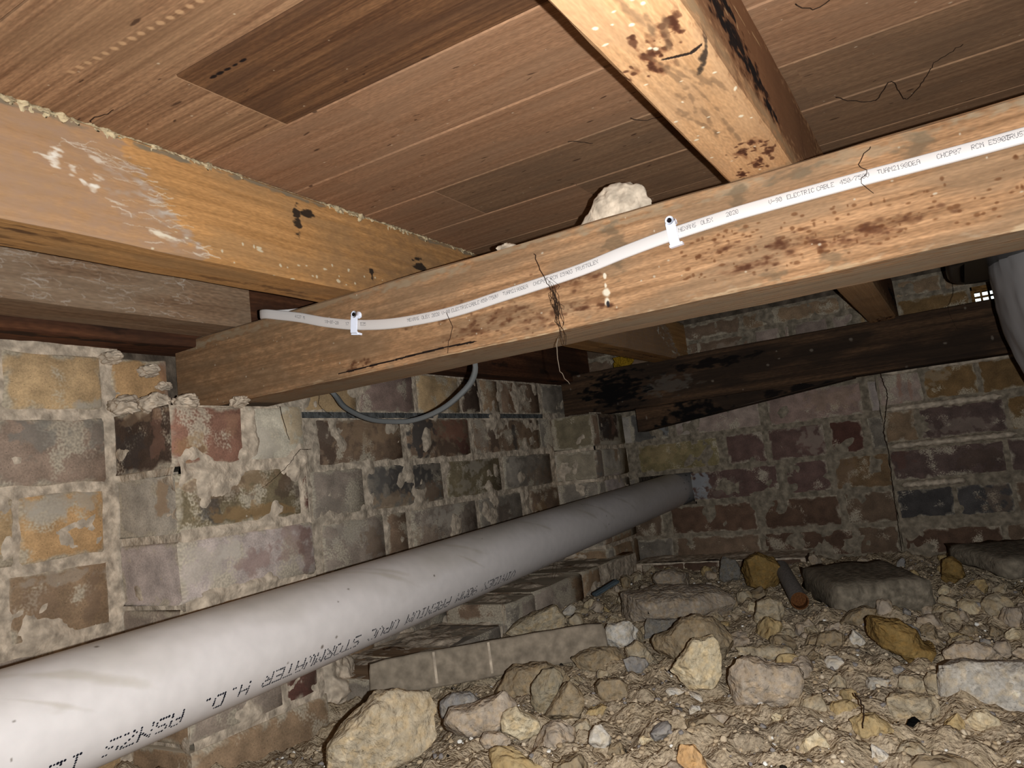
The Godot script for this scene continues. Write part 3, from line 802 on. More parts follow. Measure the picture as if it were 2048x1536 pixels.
func build_end_wall():
	var wall := Node3D.new()
	put(wall, "wall_end")
	struct(wall, "dim brick wall at the far end with a drain pipe going through it")
	var W := 1440
	var H := 800
	var s := 1180.0
	var p := Paint.new(W, H, PAL.wash)
	var n1 := noise(W, H, 121, 0.022, 4)
	var n2 := noise(W, H, 122, 0.22, 2)
	var n3 := noise(W, H, 123, 0.011, 5)
	p.rag = noise(W, H, 124, 0.035, 5)
	var P := func(u: float, v: float, n: float) -> Vector3: return Vector3(u, v, END_Z + n)
	var Q := func(u: float, v: float, n: float) -> Vector3: return Vector3(u, v, END_Z + 0.022 + n)
	var uvf := func(u: float, v: float) -> Vector2: return Vector2((u + 0.94) * s / W, 1.0 - (v + 0.01) * s / H)
	var pier := Node3D.new()
	put(pier, "pier", wall)
	pier.set_meta("label", "dark brick pier standing slightly proud of the end wall behind a hanging strand")
	var pieces := []
	for r in END_BRICKS: pieces.append([wall, P, r])
	for r in END_PIER_BRICKS: pieces.append([pier, Q, r])
	for q in pieces:
		var r: Array = q[2]
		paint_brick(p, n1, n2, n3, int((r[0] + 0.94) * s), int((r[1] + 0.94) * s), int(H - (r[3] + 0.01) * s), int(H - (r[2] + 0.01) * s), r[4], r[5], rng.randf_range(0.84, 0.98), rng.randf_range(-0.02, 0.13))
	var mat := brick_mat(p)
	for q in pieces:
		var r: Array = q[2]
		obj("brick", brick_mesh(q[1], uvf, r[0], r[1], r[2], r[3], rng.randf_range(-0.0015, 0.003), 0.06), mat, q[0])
	var hole := func(u: float, v: float) -> bool: return u > -0.79 and u < -0.642 and v > 0.172 and v < 0.256
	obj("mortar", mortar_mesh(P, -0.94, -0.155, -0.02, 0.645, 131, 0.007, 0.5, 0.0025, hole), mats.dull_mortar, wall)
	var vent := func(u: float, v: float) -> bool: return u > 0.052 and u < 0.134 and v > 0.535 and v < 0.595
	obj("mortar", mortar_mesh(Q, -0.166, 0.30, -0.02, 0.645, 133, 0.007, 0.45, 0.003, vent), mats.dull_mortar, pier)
	var R := func(u: float, v: float, n: float) -> Vector3: return Vector3(-0.166 - n, v, END_Z + u)
	obj("mortar", grid_mesh(4, 60, func(a, b): return R.call(lerpf(0.022, -0.02, a), lerpf(-0.02, 0.645, b), sin(b * 71.0) * 0.0015), func(_a, _b): return Vector2.ZERO), mats.dull_mortar, pier)
	# beds that stand out of the pier like little ledges
	for a in [[-0.158, 0.075, 0.350, 0.009], [-0.158, 0.09, 0.2655, 0.011], [-0.15, -0.02, 0.176, 0.010], [-0.15, 0.26, 0.436, 0.005]]:
		var y: float = a[2]
		var sd := int(y * 1000)
		var nn := fnl(sd, 24.0)
		var m := grid_mesh(40, 10, func(t, w):
			var x := lerpf(a[0], a[1], t)
			var ang: float = lerpf(-PI / 2, PI / 2, w)
			var k: float = sin(PI * clampf(t * 8.0, 0, 0.5)) * sin(PI * clampf((1.0 - t) * 8.0, 0, 0.5)) * (1.0 + 0.35 * nn.get_noise_2d(x * 3.0, 1.0))
			return Vector3(x, y + sin(ang) * 0.007 * k + nn.get_noise_2d(x * 4.0, w * 0.05) * 0.002, END_Z + 0.020 + cos(ang) * float(a[3]) * k), func(_a, _b): return Vector2.ZERO)
		obj("mortar_ledge", m, mats.mortar, pier)
	# core of the wall with the air vent's opening
	var y0 := 0.5475
	for b in [[Vector3(-1.2, -0.2, -2.2), Vector3(0.055, 0.70, -1.982)], [Vector3(0.16, -0.2, -2.2), Vector3(2.6, 0.70, -1.982)], [Vector3(0.055, -0.2, -2.2), Vector3(0.16, 0.538, -1.982)], [Vector3(0.055, 0.592, -2.02), Vector3(0.16, 0.70, -1.982)]]:
		if b[0].x < -1.0:   # with a pocket for the drain pipe
			for c in [[Vector3(-1.2, -0.2, -2.2), Vector3(-0.80, 0.70, -1.982)], [Vector3(-0.63, -0.2, -2.2), Vector3(0.055, 0.70, -1.982)], [Vector3(-0.80, -0.2, -2.2), Vector3(-0.63, 0.145, -1.982)], [Vector3(-0.80, 0.265, -2.2), Vector3(-0.63, 0.70, -1.982)], [Vector3(-0.80, 0.145, -2.3), Vector3(-0.63, 0.265, -2.2)]]:
				shell_box("core", c[0], c[1], "", wall)
		else: shell_box("core", b[0], b[1], "", wall)
	# the vent: a fired clay grid, holes right through
	var v := Node3D.new()
	put(v, "air_vent")
	tag(v, "terracotta air vent brick with small square holes showing bright daylight, in the end wall", "air vent")
	var clay := stone(PAL.ochre, mats.mottle, 9.0, mats.grit, 0.1)
	var st := st_new(false)
	var zs := [END_Z + 0.006, END_Z + 0.016]
	for i in 6:
		var x := 0.0575 + i * 0.0148
		box(st, Vector3(x - 0.0021, 0.536, zs[0]), Vector3(x + 0.0021, 0.594, zs[1]))
	obj("grid_bar", done(st), clay, v)
	st = st_new(false)
	for j in 5:
		var y := 0.5435 + j * 0.0142
		box(st, Vector3(0.0545, y - 0.0021, zs[0] + 0.001), Vector3(0.1335, y + 0.0021, zs[1] - 0.001))
	obj("grid_bar", done(st), clay, v)
	st = st_new(false)
	box(st, Vector3(0.05, 0.530, END_Z - 0.04), Vector3(0.136, 0.5405, zs[1] + 0.002))
	box(st, Vector3(0.05, 0.5885, END_Z - 0.04), Vector3(0.136, 0.597, zs[1] + 0.002))
	box(st, Vector3(0.05, 0.53, END_Z - 0.04), Vector3(0.0565, 0.597, zs[1] + 0.002))
	box(st, Vector3(0.130, 0.53, END_Z - 0.04), Vector3(0.136, 0.597, zs[1] + 0.002))
	obj("frame", done(st), clay, v)
	# footing at the foot of the end wall
	var f := Node3D.new()
	put(f, "footing", wall)
	var F := func(u: float, vv: float, n: float) -> Vector3: return Vector3(u, vv, END_Z + 0.115 + n)
	var k := 0
	for c in [[-0.77, -0.66], [-0.655, -0.565], [-0.56, -0.48], [-0.475, -0.375]]:
		obj("brick", brick_mesh(F, func(a, b): return uvf.call(a + 0.3, b + 0.03), c[0], c[1], -0.01, 0.032, rng.randf_range(-0.006, 0.004), 0.11), mat, f)
	var G := func(u: float, t: float, n: float) -> Vector3: return Vector3(u, 0.036 + n, END_Z + 0.125 - t)
	obj("mortar", mortar_mesh(G, -0.79, -0.365, 0.0, 0.125, 141, 0.006, 0.62, -0.002), mats.mortar, f)
	obj("mortar", mortar_mesh(F, -0.79, -0.365, -0.01, 0.036, 143, 0.006, 0.35, 0.004), mats.mortar, f)

# ------------------------------------------------------------------ ground
var gn_a: FastNoiseLite
var gn_b: FastNoiseLite
var gn_c: FastNoiseLite
var gn_d: FastNoiseLite
func ground(x: float, z: float) -> float:
	if gn_a == null:
		gn_a = fnl(201, 5.0, 3)
		gn_b = fnl(202, 30.0, 3)
		gn_c = FastNoiseLite.new()
		gn_c.seed = 203
		gn_c.noise_type = FastNoiseLite.TYPE_CELLULAR
		gn_c.cellular_return_type = FastNoiseLite.RETURN_DISTANCE
		gn_c.frequency = 48.0
		gn_c.fractal_type = FastNoiseLite.FRACTAL_NONE
		gn_c.domain_warp_enabled = true
		gn_c.domain_warp_amplitude = 0.015
		gn_c.domain_warp_frequency = 40.0
		gn_d = gn_c.duplicate()
		gn_d.seed = 204
		gn_d.frequency = 24.0
	var h := 0.016 + gn_a.get_noise_2d(x, z) * 0.012 + gn_b.get_noise_2d(x, z) * 0.005
	h -= (gn_c.get_noise_2d(x, z) + 0.5) * 0.007
	h -= (gn_d.get_noise_2d(x, z) + 0.5) * 0.018
	# heaped a little where the rubble lies, hollow in front of the cement strip
	h += 0.012 * exp(-(pow((x + 0.22) / 0.28, 2) + pow((z + 0.85) / 0.22, 2)))
	h -= 0.035 * exp(-(pow((x + 0.66) / 0.07, 2) + pow((z + 0.80) / 0.09, 2)))
	h -= 0.03 * exp(-(pow((x + 0.78) / 0.09, 2) + pow((z + 0.68) / 0.2, 2)))
	return h

func build_floor():
	var floor_node := Node3D.new()
	put(floor_node, "floor")
	struct(floor_node, "rubble-strewn earth floor of the crawl space")
	var m := plain(Color.WHITE, 0.98, 0.1)
	m.vertex_color_use_as_albedo = true
	m.albedo_texture = mats.soil
	m.heightmap_enabled = true
	m.heightmap_texture = mats.coarse
	m.heightmap_scale = 0.4
	tri(m, 10.0)
	var x0 := -0.94
	var x1 := 0.42
	var z0 := -1.975
	var z1 := -0.42
	var nu := 300
	var nv := 345
	var vs := PackedVector3Array()
	var cs := PackedColorArray()
	var ix := PackedInt32Array()
	var tn := fnl(210, 40.0, 3)
	var tb := fnl(211, 8.0, 2)
	for j in nv + 1:
		for i in nu + 1:
			var x := lerpf(x0, x1, float(i) / nu)
			var z := lerpf(z0, z1, float(j) / nv)
			vs.append(Vector3(x, ground(x, z), z))
			var t := tn.get_noise_2d(x, z)
			var c := Color(0.76, 0.66, 0.53).lerp(Color(0.85, 0.75, 0.62), clampf(t * 1.4 + 0.3, 0, 1)).lerp(Color(0.66, 0.58, 0.48), clampf(tb.get_noise_2d(x, z) + 0.1, 0, 1))
			cs.append(c.srgb_to_linear())
	for j in nv:
		for i in nu:
			var a := j * (nu + 1) + i
			ix.append_array([a, a + 1, a + nu + 2, a, a + nu + 2, a + nu + 1])
	obj("earth", from_arrays(vs, PackedVector2Array(), ix, cs), m, floor_node)
	var e := plain(Color(0.58, 0.49, 0.38), 0.98, 0.1)
	e.albedo_texture = mats.mottle
	tri(e, 6.0)
	var st := st_new(false)
	box(st, Vector3(-1.2, -0.2, -2.2), Vector3(2.6, -0.045, 1.6))
	box(st, Vector3(x1 - 0.01, -0.045, -2.2), Vector3(2.6, 0.004, 1.6))
	box(st, Vector3(-1.0, -0.045, z1 - 0.01), Vector3(x1, -0.002, 1.6))
	obj("earth", done(st), e, floor_node)

# ------------------------------------------------------------------ timbers
# a sawn length along local x, front face towards +z; the picture's v runs down the front (0 to h) and then over the underside (h to h + w)
func timber_mesh(L: float, h: float, w: float, tex_len: float, sd: int, c := 0.0022, wav := 0.0012, seg := 0.03) -> ArrayMesh:
	var prof := [Vector2(h - c, 0), Vector2(c, 0), Vector2(0, -c), Vector2(0, -w + c), Vector2(c, -w), Vector2(h - c, -w), Vector2(h, -w + c), Vector2(h, -c)]   # (y, z)
	var vv := [c / h * 0.5, 1.0 - c / h, 1.0 + c / w, 2.0 - c / w, 2.0, 1.0, 1.0, 0.0]
	var total := h + w
	var dist := [0.0, h - c, h + c, h + w - c, h + w - c, c, 0.01, 0.01]
	var n := int(L / seg)
	var a := fnl(sd, 6.0, 3)
	var st := st_new()
	var pos := func(i: int, k: int) -> Vector3:
		var q: Vector2 = prof[k]
		var x := L * i / n
		var nx := a.get_noise_2d(x, k * 3.7)
		var big := absf(nx) if k in [1, 2] else nx
		return Vector3(x, q.x + big * wav * (1.6 if k in [1, 2] else 1.0), q.y + a.get_noise_2d(x, k * 3.7 + 50.0) * wav)
	for i in n:
		for k in prof.size():
			var k2 := (k + 1) % prof.size()
			st.set_smooth_group(-1)
			var p0 := Vector2(L * i / n / tex_len, dist[k] / total)
			var p1 := Vector2(L * (i + 1) / n / tex_len, dist[k] / total)
			var q0 := Vector2(p0.x, dist[k2] / total)
			var q1 := Vector2(p1.x, dist[k2] / total)
			quad(st, pos.call(i, k2), pos.call(i + 1, k2), pos.call(i + 1, k), pos.call(i, k), q0, q1, p1, p0)
	st.set_smooth_group(2)
	for e in [0, n]:
		for k in range(1, prof.size() - 1):
			var A: Vector3 = pos.call(e, 0)
			var B: Vector3 = pos.call(e, k)
			var C: Vector3 = pos.call(e, k + 1)
			var ua := Vector2(0.02, 0.1)
			var ub := Vector2(0.02 + B.z * 0.1, 0.4)
			var uc := Vector2(0.02 + C.z * 0.1, 0.4)
			if e == 0:
				vert(st, A, ua); vert(st, C, uc); vert(st, B, ub)
			else:
				vert(st, A, ua); vert(st, B, ub); vert(st, C, uc)
	return done(st)

func timber(called: String, label: String, cat: String, L: float, h: float, w: float, tex_len: float, sd: int, mat: Material, at: Vector3, along_z: bool, c := 0.0022) -> MeshInstance3D:
	var o := obj(called, timber_mesh(L, h, w, tex_len, sd, c), mat)
	o.position = at
	if along_z: o.rotation.y = PI / 2
	tag(o, label, cat)
	return o

func build_timbers():
	# near bearer: picture 1.2 m long, 0.186 m over front and underside
	var W := 2048
	var H := 320
	var bx := -0.935
	var sx := W / 1.25
	var sy := H / 0.1863
	var p := timber_paint(W, H, 301, Color(0.47, 0.335, 0.222), Color(0.72, 0.545, 0.388), Color(0.46, 0.37, 0.28), 0.45, 0.9, 0.28)
	var at := func(x: float, y: float) -> Vector2: return Vector2((x - bx) * sx, (TOP_Y - y) * sy)
	var r := RandomNumberGenerator.new()
	r.seed = 9
	# light falloff and grime painted darker towards the wall, dust along the top edge
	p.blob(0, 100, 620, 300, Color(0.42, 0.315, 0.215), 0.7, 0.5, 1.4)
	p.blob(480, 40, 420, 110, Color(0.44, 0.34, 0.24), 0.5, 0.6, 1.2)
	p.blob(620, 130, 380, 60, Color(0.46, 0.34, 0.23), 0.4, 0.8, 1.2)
	for i in 26: p.blob(r.randf_range(0, 1900), r.randf_range(0, 14), r.randf_range(30, 120), r.randf_range(4, 12), Color(0.56, 0.48, 0.38), 0.5, 0.8, 0.6)
	# dark stains along the lower half
	for q in [[-0.43, 0.462, 60, 14], [-0.35, 0.459, 70, 16], [-0.29, 0.462, 40, 12], [-0.40, 0.475, 50, 16], [-0.14, 0.464, 50, 12], [-0.09, 0.468, 60, 14], [-0.05, 0.466, 50, 12], [-0.11, 0.478, 30, 8], [-0.02, 0.472, 40, 8], [-0.31, 0.490, 60, 16], [-0.48, 0.49, 50, 14], [-0.6, 0.455, 30, 8], [-0.16, 0.485, 30, 8]]:
		var c: Vector2 = at.call(q[0], q[1])
		p.blob(c.x, c.y, q[2], q[3], Color(0.34, 0.20, 0.12), 0.45, 1.2, 1.2)
		for k in 26: p.blob(c.x + r.randfn(0, q[2] * 0.6), c.y + r.randfn(0, q[3] * 0.7), r.randf_range(2, 8), r.randf_range(1.5, 4), Color(0.27, 0.15, 0.09), 0.5, 1.1, 1.1)
	for i in 150:
		var c: Vector2 = at.call(r.randf_range(-0.2, 0.1), r.randf_range(0.455, 0.50))
		p.blob(c.x, c.y, r.randf_range(1.5, 5), r.randf_range(1.5, 4), Color(0.33, 0.19, 0.10), 0.6, 0.6, 0.6)
	for i in 60:
		var c: Vector2 = at.call(r.randf_range(-0.9, 0.15), r.randf_range(0.445, 0.54))
		p.blob(c.x, c.y, r.randf_range(1, 3), r.randf_range(1, 2.5), Color(0.72, 0.66, 0.57), 0.7, 0.5, 0.5)
	for q in [[-0.262, 0.514, 20, 50], [-0.09, 0.535, 40, 10], [-0.14, 0.525, 16, 40], [0.0, 0.53, 30, 14], [-0.07, 0.452, 24, 12], [-0.12, 0.45, 20, 10]]:
		var c: Vector2 = at.call(q[0], q[1])
		p.blob(c.x, c.y, q[2], q[3], Color(0.34, 0.28, 0.21), 0.5, 0.9, 0.6)
	# white drip
	for q in [[-0.275, 0.487, 3, 7], [-0.2755, 0.478, 3, 6], [-0.275, 0.470, 7, 9], [-0.276, 0.462, 5, 8]]:
		var c: Vector2 = at.call(q[0], q[1])
		p.blob(c.x, c.y, q[2], q[3], Color(0.84, 0.78, 0.68), 0.9, 0.5, 0.4)
	var dd: Vector2 = at.call(-0.2755, 0.459)
	p.blob(dd.x, dd.y, 3, 6, Color(0.1, 0.09, 0.1), 0.9, 0.3, 0.4)
	# long check near the lower arris and along the underside
	p.line([at.call(-0.63, 0.4495), at.call(-0.55, 0.4505), at.call(-0.47, 0.4525), at.call(-0.43, 0.451)], 1.6, Color(0.10, 0.06, 0.04), 0.9)
	for y in [0.405, 0.385]: p.line([at.call(-0.45, y), at.call(0.15, y + 0.003)], 1.2, Color(0.26, 0.17, 0.11), 0.6)
	# greyer underside
	p.blob(1024, 262, 1500, 88, Color(0.60, 0.51, 0.41), 0.55, 0.5, 0.35)
	for i in 30: p.blob(r.randf_range(0, 1900), r.randf_range(200, 310), r.randf_range(60, 160), r.randf_range(20, 40), Color(0.58, 0.50, 0.40), 0.35, 0.8, 0.9)
	for i in 30: p.blob(r.randf_range(300, 1900), r.randf_range(168, 178), r.randf_range(20, 60), r.randf_range(2, 6), Color(0.72, 0.60, 0.46), 0.5, 0.9, 0.6)
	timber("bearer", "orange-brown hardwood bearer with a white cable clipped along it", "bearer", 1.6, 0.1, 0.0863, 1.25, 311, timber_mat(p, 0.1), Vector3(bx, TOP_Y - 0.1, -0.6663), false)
	# joist with white fungus: picture 1.5 m long from z = 0.1, front then underside
	p = timber_paint(2048, 256, 321, Color(0.57, 0.40, 0.23), Color(0.79, 0.58, 0.36), Color(0.55, 0.43, 0.30), 0.35, 0.6, 0.22)
	sx = 2048.0 / 1.4
	sy = 256.0 / 0.163
	at = func(z: float, y: float) -> Vector2: return Vector2((0.1 - z) * sx, (BOARD_Y - y) * sy)
	for y in 162:
		for x in 900:
			var yy: float = BOARD_Y - y / sy
			var lim: float = (0.1 - lerpf(-0.468, -0.385, clampf((yy - 0.545) / 0.09, 0.0, 1.0))) * sx
			var n: float = p.rag[y * 2048 + x] / 255.0
			var k := clampf((lim - x + (n - 0.5) * 50.0) / 14.0, 0.0, 1.0)
			if k > 0.0: p.mixpx((y * 2048 + x) * 3, Color(0.60, 0.475, 0.375), k * (0.45 + 0.5 * n))
	p.blob(1330, 120, 330, 170, Color(0.46, 0.34, 0.235), 0.75, 0.5, 1.3)
	for i in 64:
		var f := r.randf()
		var edge := lerpf(-0.462, -0.39, f)
		var c: Vector2 = at.call(edge + absf(r.randfn(0, 0.035)) + 0.004, lerpf(0.547, 0.625, f))
		var walk := [c]
		var dir := r.randf_range(-0.3, 0.3)
		for k in r.randi_range(4, 10):
			dir = dir * 0.6 + r.randfn(0, 0.5)
			walk.append(walk[k] + Vector2(cos(dir) * 5.0, sin(dir) * 2.5))
		p.line(walk, r.randf_range(0.6, 1.3), Color(0.80, 0.73, 0.64), r.randf_range(0.12, 0.4))
	for i in 40:
		var f := r.randf()
		var c: Vector2 = at.call(lerpf(-0.458, -0.39, f) + absf(r.randfn(0, 0.02)), lerpf(0.55, 0.62, f))
		p.blob(c.x, c.y, r.randf_range(6, 20), r.randf_range(3, 8), Color(0.68, 0.61, 0.54), 0.4, 1.5, 1.4, 0.1)
	for i in 26:
		var c: Vector2 = at.call(r.randf_range(-0.365, -0.315), r.randf_range(0.586, 0.614))
		p.blob(c.x, c.y, r.randf_range(3, 12), r.randf_range(2, 5), Color(0.88, 0.83, 0.75), 0.55, 1.5, 0.8, 0.2)
	for i in 8:
		var c: Vector2 = at.call(r.randf_range(-0.43, -0.41), r.randf_range(0.555, 0.562))
		p.blob(c.x, c.y, r.randf_range(5, 14), r.randf_range(2, 4), Color(0.84, 0.77, 0.66), 0.6, 1.5, 0.8, 0.1)
	for i in 40:
		var c: Vector2 = at.call(r.randf_range(-0.9, -0.4), r.randf_range(0.54, 0.57))
		p.blob(c.x, c.y, r.randf_range(1.5, 6), r.randf_range(1.5, 4), Color(0.80, 0.74, 0.62), 0.8, 0.8, 0.4)
	for q in [[-0.585, 0.615, 9, 26], [-0.60, 0.625, 16, 8], [-0.70, 0.57, 6, 10], [-0.72, 0.56, 5, 5], [-0.80, 0.60, 20, 16]]:
		var c: Vector2 = at.call(q[0], q[1])
		p.blob(c.x, c.y, q[2], q[3], Color(0.14, 0.11, 0.09), 0.85, 0.9, 0.4)
	for i in 26: p.blob(r.randf_range(300, 1500), r.randf_range(0, 6), r.randf_range(20, 70), r.randf_range(3, 7), Color(0.46, 0.40, 0.32), 0.6, 0.8, 0.5)
	for i in 16: p.blob(r.randf_range(200, 1200), r.randf_range(165, 256), r.randf_range(30, 90), r.randf_range(3, 10), Color(0.36, 0.25, 0.16), 0.5, 0.9, 0.6)
	var jm := timber_mat(p, 0.08)
	timber("floor_joist", "orange floor joist with white fungus at one end, nearest the brick wall pier", "joist", 2.03, 0.1, 0.063, 1.4, 322, jm, Vector3(-0.593, TOP_Y, 0.1), true)
	# mortar and dust caught between joist and boards
	# joist overhead
	p = timber_paint(2048, 256, 331, Color(0.67, 0.49, 0.325), Color(0.85, 0.655, 0.465), Color(0.68, 0.53, 0.39), 0.35, 0.55, 0.2)
	sy = 256.0 / 0.155
	var U := func(z: float, f: float) -> Vector2: return Vector2((0.1 - z) * sx, (0.1002 + f * 0.0545) * sy)   # f: 0 at the face's lower arris, 1 at the far edge of the underside
	for q in [[-0.40, 0.35, 14, 22, 0], [-0.415, 0.5, 16, 16, 0], [-0.43, 0.62, 14, 20, 0], [-0.39, 0.15, 10, 8, 0], [-0.60, 0.25, 20, 10, 0], [-0.61, 0.5, 22, 8, 0], [-0.62, 0.15, 24, 8, 0], [-0.645, 0.4, 18, 8, 0], [-0.66, 0.7, 14, 6, 0]]:
		var c: Vector2 = U.call(q[0], q[1])
		p.blob(c.x, c.y, q[2], q[3], Color(0.40, 0.23, 0.14), 0.55, 1.3, 0.9)
		for k in 14: p.blob(c.x + r.randfn(0, q[2] * 0.5), c.y + r.randfn(0, q[3] * 0.6), r.randf_range(2, 7), r.randf_range(1.5, 5), Color(0.28, 0.15, 0.09), 0.7, 1.0, 0.6)
	for i in 14:
		var c: Vector2 = U.call(r.randf_range(-0.56, -0.36), r.randf_range(0.1, 0.95))
		p.blob(c.x, c.y, r.randf_range(20, 50), r.randf_range(2, 5), Color(0.45, 0.34, 0.24), 0.5, 1.0, 0.6, r.randf_range(-0.4, 0.4))
	p.line([U.call(-0.425, 0.05), U.call(-0.43, 0.2), U.call(-0.425, 0.5)], 1.8, Color(0.18, 0.13, 0.10), 0.7)
	p.blob(U.call(-0.44, 0.1).x, U.call(-0.44, 0.1).y, 26, 5, Color(0.15, 0.12, 0.10), 0.8, 0.9, 0.4, 0.5)
	for i in 30:
		var c: Vector2 = U.call(r.randf_range(-0.7, -0.33), r.randf_range(0, 1))
		p.blob(c.x, c.y, r.randf_range(1.5, 4), r.randf_range(1.5, 4), Color(0.9, 0.84, 0.72), 0.8, 0.5, 0.4)
	p.blob(800, 60, 900, 96, Color(0.47, 0.31, 0.20), 0.75, 0.35, 0.3)
	# face: pale arris, a black rotten hollow down its middle
	var FV := func(z: float, f: float) -> Vector2: return Vector2((0.1 - z) * sx, f * 0.1002 * sy)   # f: 0 at the boards, 1 at the lower arris
	for i in 24: p.blob(FV.call(r.randf_range(-0.7, -0.3), 0.86).x, FV.call(0.0, 0.86).y, 40, 14, Color(0.68, 0.55, 0.40), 0.4, 0.8, 0.6)
	for q in [[-0.36, 0.45, 50, 14], [-0.41, 0.5, 60, 18], [-0.46, 0.5, 60, 20], [-0.51, 0.55, 60, 20], [-0.56, 0.6, 60, 16], [-0.61, 0.7, 44, 9], [-0.48, 0.35, 60, 12]]:
		var c: Vector2 = FV.call(q[0], q[1])
		p.blob(c.x, c.y, q[2] * 1.1, q[3] * 1.6, Color(0.30, 0.17, 0.09), 0.75, 1.0, 0.6)
		p.blob(c.x, c.y, q[2], q[3], Color(0.07, 0.05, 0.045), 0.95, 1.0, 0.5)
	for q in [[-0.5, 0.42, 10, 4], [-0.53, 0.38, 4, 7], [-0.44, 0.25, 30, 2], [-0.55, 0.22, 40, 2], [-0.6, 0.15, 30, 2]]:
		var c: Vector2 = FV.call(q[0], q[1])
		p.blob(c.x, c.y, q[2], q[3], Color(0.78, 0.62, 0.44), 0.8, 0.7, 0.4)
	timber("floor_joist", "orange floor joist overhead with a black rotten streak down its side", "joist", 2.03, 0.1002, 0.0545, 1.4, 332, timber_mat(p, 0.08), Vector3(-0.0936, TOP_Y, 0.1), true, 0.003)
	# dusty doubled joist beside the wall, cut off over the bearer
	p = timber_paint(1024, 192, 341, Color(0.45, 0.34, 0.25), Color(0.60, 0.48, 0.37), Color(0.56, 0.48, 0.39), 0.4, 0.8, 0.3)
	for i in 420:
		var walk := [Vector2(r.randf_range(230, 800), r.randf_range(4, 112))]
		var dir := r.randf_range(-0.3, 0.3)
		for k in r.randi_range(3, 8):
			dir += r.randfn(0, 0.5)
			walk.append(walk[k] + Vector2(cos(dir) * 5.0, sin(dir) * 2.0))
		p.line(walk, r.randf_range(0.4, 1.0), Color(0.70, 0.63, 0.56), r.randf_range(0.1, 0.4))
	timber("floor_joist", "short dusty brown joist packed against the wall, sawn off above the bearer", "joist", 0.80, 0.1, 0.07, 0.9, 342, timber_mat(p, 0.08), Vector3(-0.808, TOP_Y, 0.105), true)
	# dark wall joist behind it
	p = timber_paint(1024, 128, 351, Color(0.24, 0.14, 0.09), Color(0.40, 0.25, 0.16), Color(0.22, 0.15, 0.11), 0.5, 1.0, 0.3)
	for i in 14: p.blob(r.randf_range(0, 1000), r.randf_range(50, 128), r.randf_range(20, 60), r.randf_range(3, 8), Color(0.16, 0.11, 0.08), 0.7, 1.0, 0.5)
	timber("wall_joist", "dark red-brown joist lying along the top of the brick wall", "joist", 2.05, 0.105, 0.07, 1.3, 352, timber_mat(p, 0.08), Vector3(-0.888, 0.529, 0.1), true)
	# far bearer, almost black
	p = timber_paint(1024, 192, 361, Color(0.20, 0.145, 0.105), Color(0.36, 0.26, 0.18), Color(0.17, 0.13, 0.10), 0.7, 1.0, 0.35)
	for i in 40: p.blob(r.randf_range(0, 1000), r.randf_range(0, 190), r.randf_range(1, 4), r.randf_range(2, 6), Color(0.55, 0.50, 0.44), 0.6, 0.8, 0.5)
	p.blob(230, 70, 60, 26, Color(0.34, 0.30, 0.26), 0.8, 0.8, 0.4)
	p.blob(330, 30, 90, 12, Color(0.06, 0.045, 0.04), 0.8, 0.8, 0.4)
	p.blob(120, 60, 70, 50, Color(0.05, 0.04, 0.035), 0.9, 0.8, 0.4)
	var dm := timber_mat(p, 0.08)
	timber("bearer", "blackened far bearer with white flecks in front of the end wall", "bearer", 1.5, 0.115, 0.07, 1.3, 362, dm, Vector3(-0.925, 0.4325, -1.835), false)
	# tapered packer under it
	var st := st_new(false)
	var A := [Vector3(-0.722, 0.432, -1.838), Vector3(-0.722, 0.372, -1.838), Vector3(-0.20, 0.430, -1.838), Vector3(-0.20, 0.433, -1.838)]
	var B := []
	for v in A: B.append(v + Vector3(0, 0, -0.06))
	quad(st, A[1], A[2], A[3], A[0], Vector2(0, 0.3), Vector2(0.4, 0.3), Vector2(0.4, 0.1), Vector2(0, 0.1))
	quad(st, B[2], B[1], B[0], B[3]); quad(st, B[1], B[2], A[2], A[1], Vector2(0, 0.5), Vector2(0.4, 0.5), Vector2(0.4, 0.4), Vector2(0, 0.4)); quad(st, B[1], A[1], A[0], B[0]); quad(st, A[2], B[2], B[3], A[3])
	tag(obj("packing_wedge", done(st), dm), "long dark timber wedge packed under the blackened far bearer", "timber wedge")

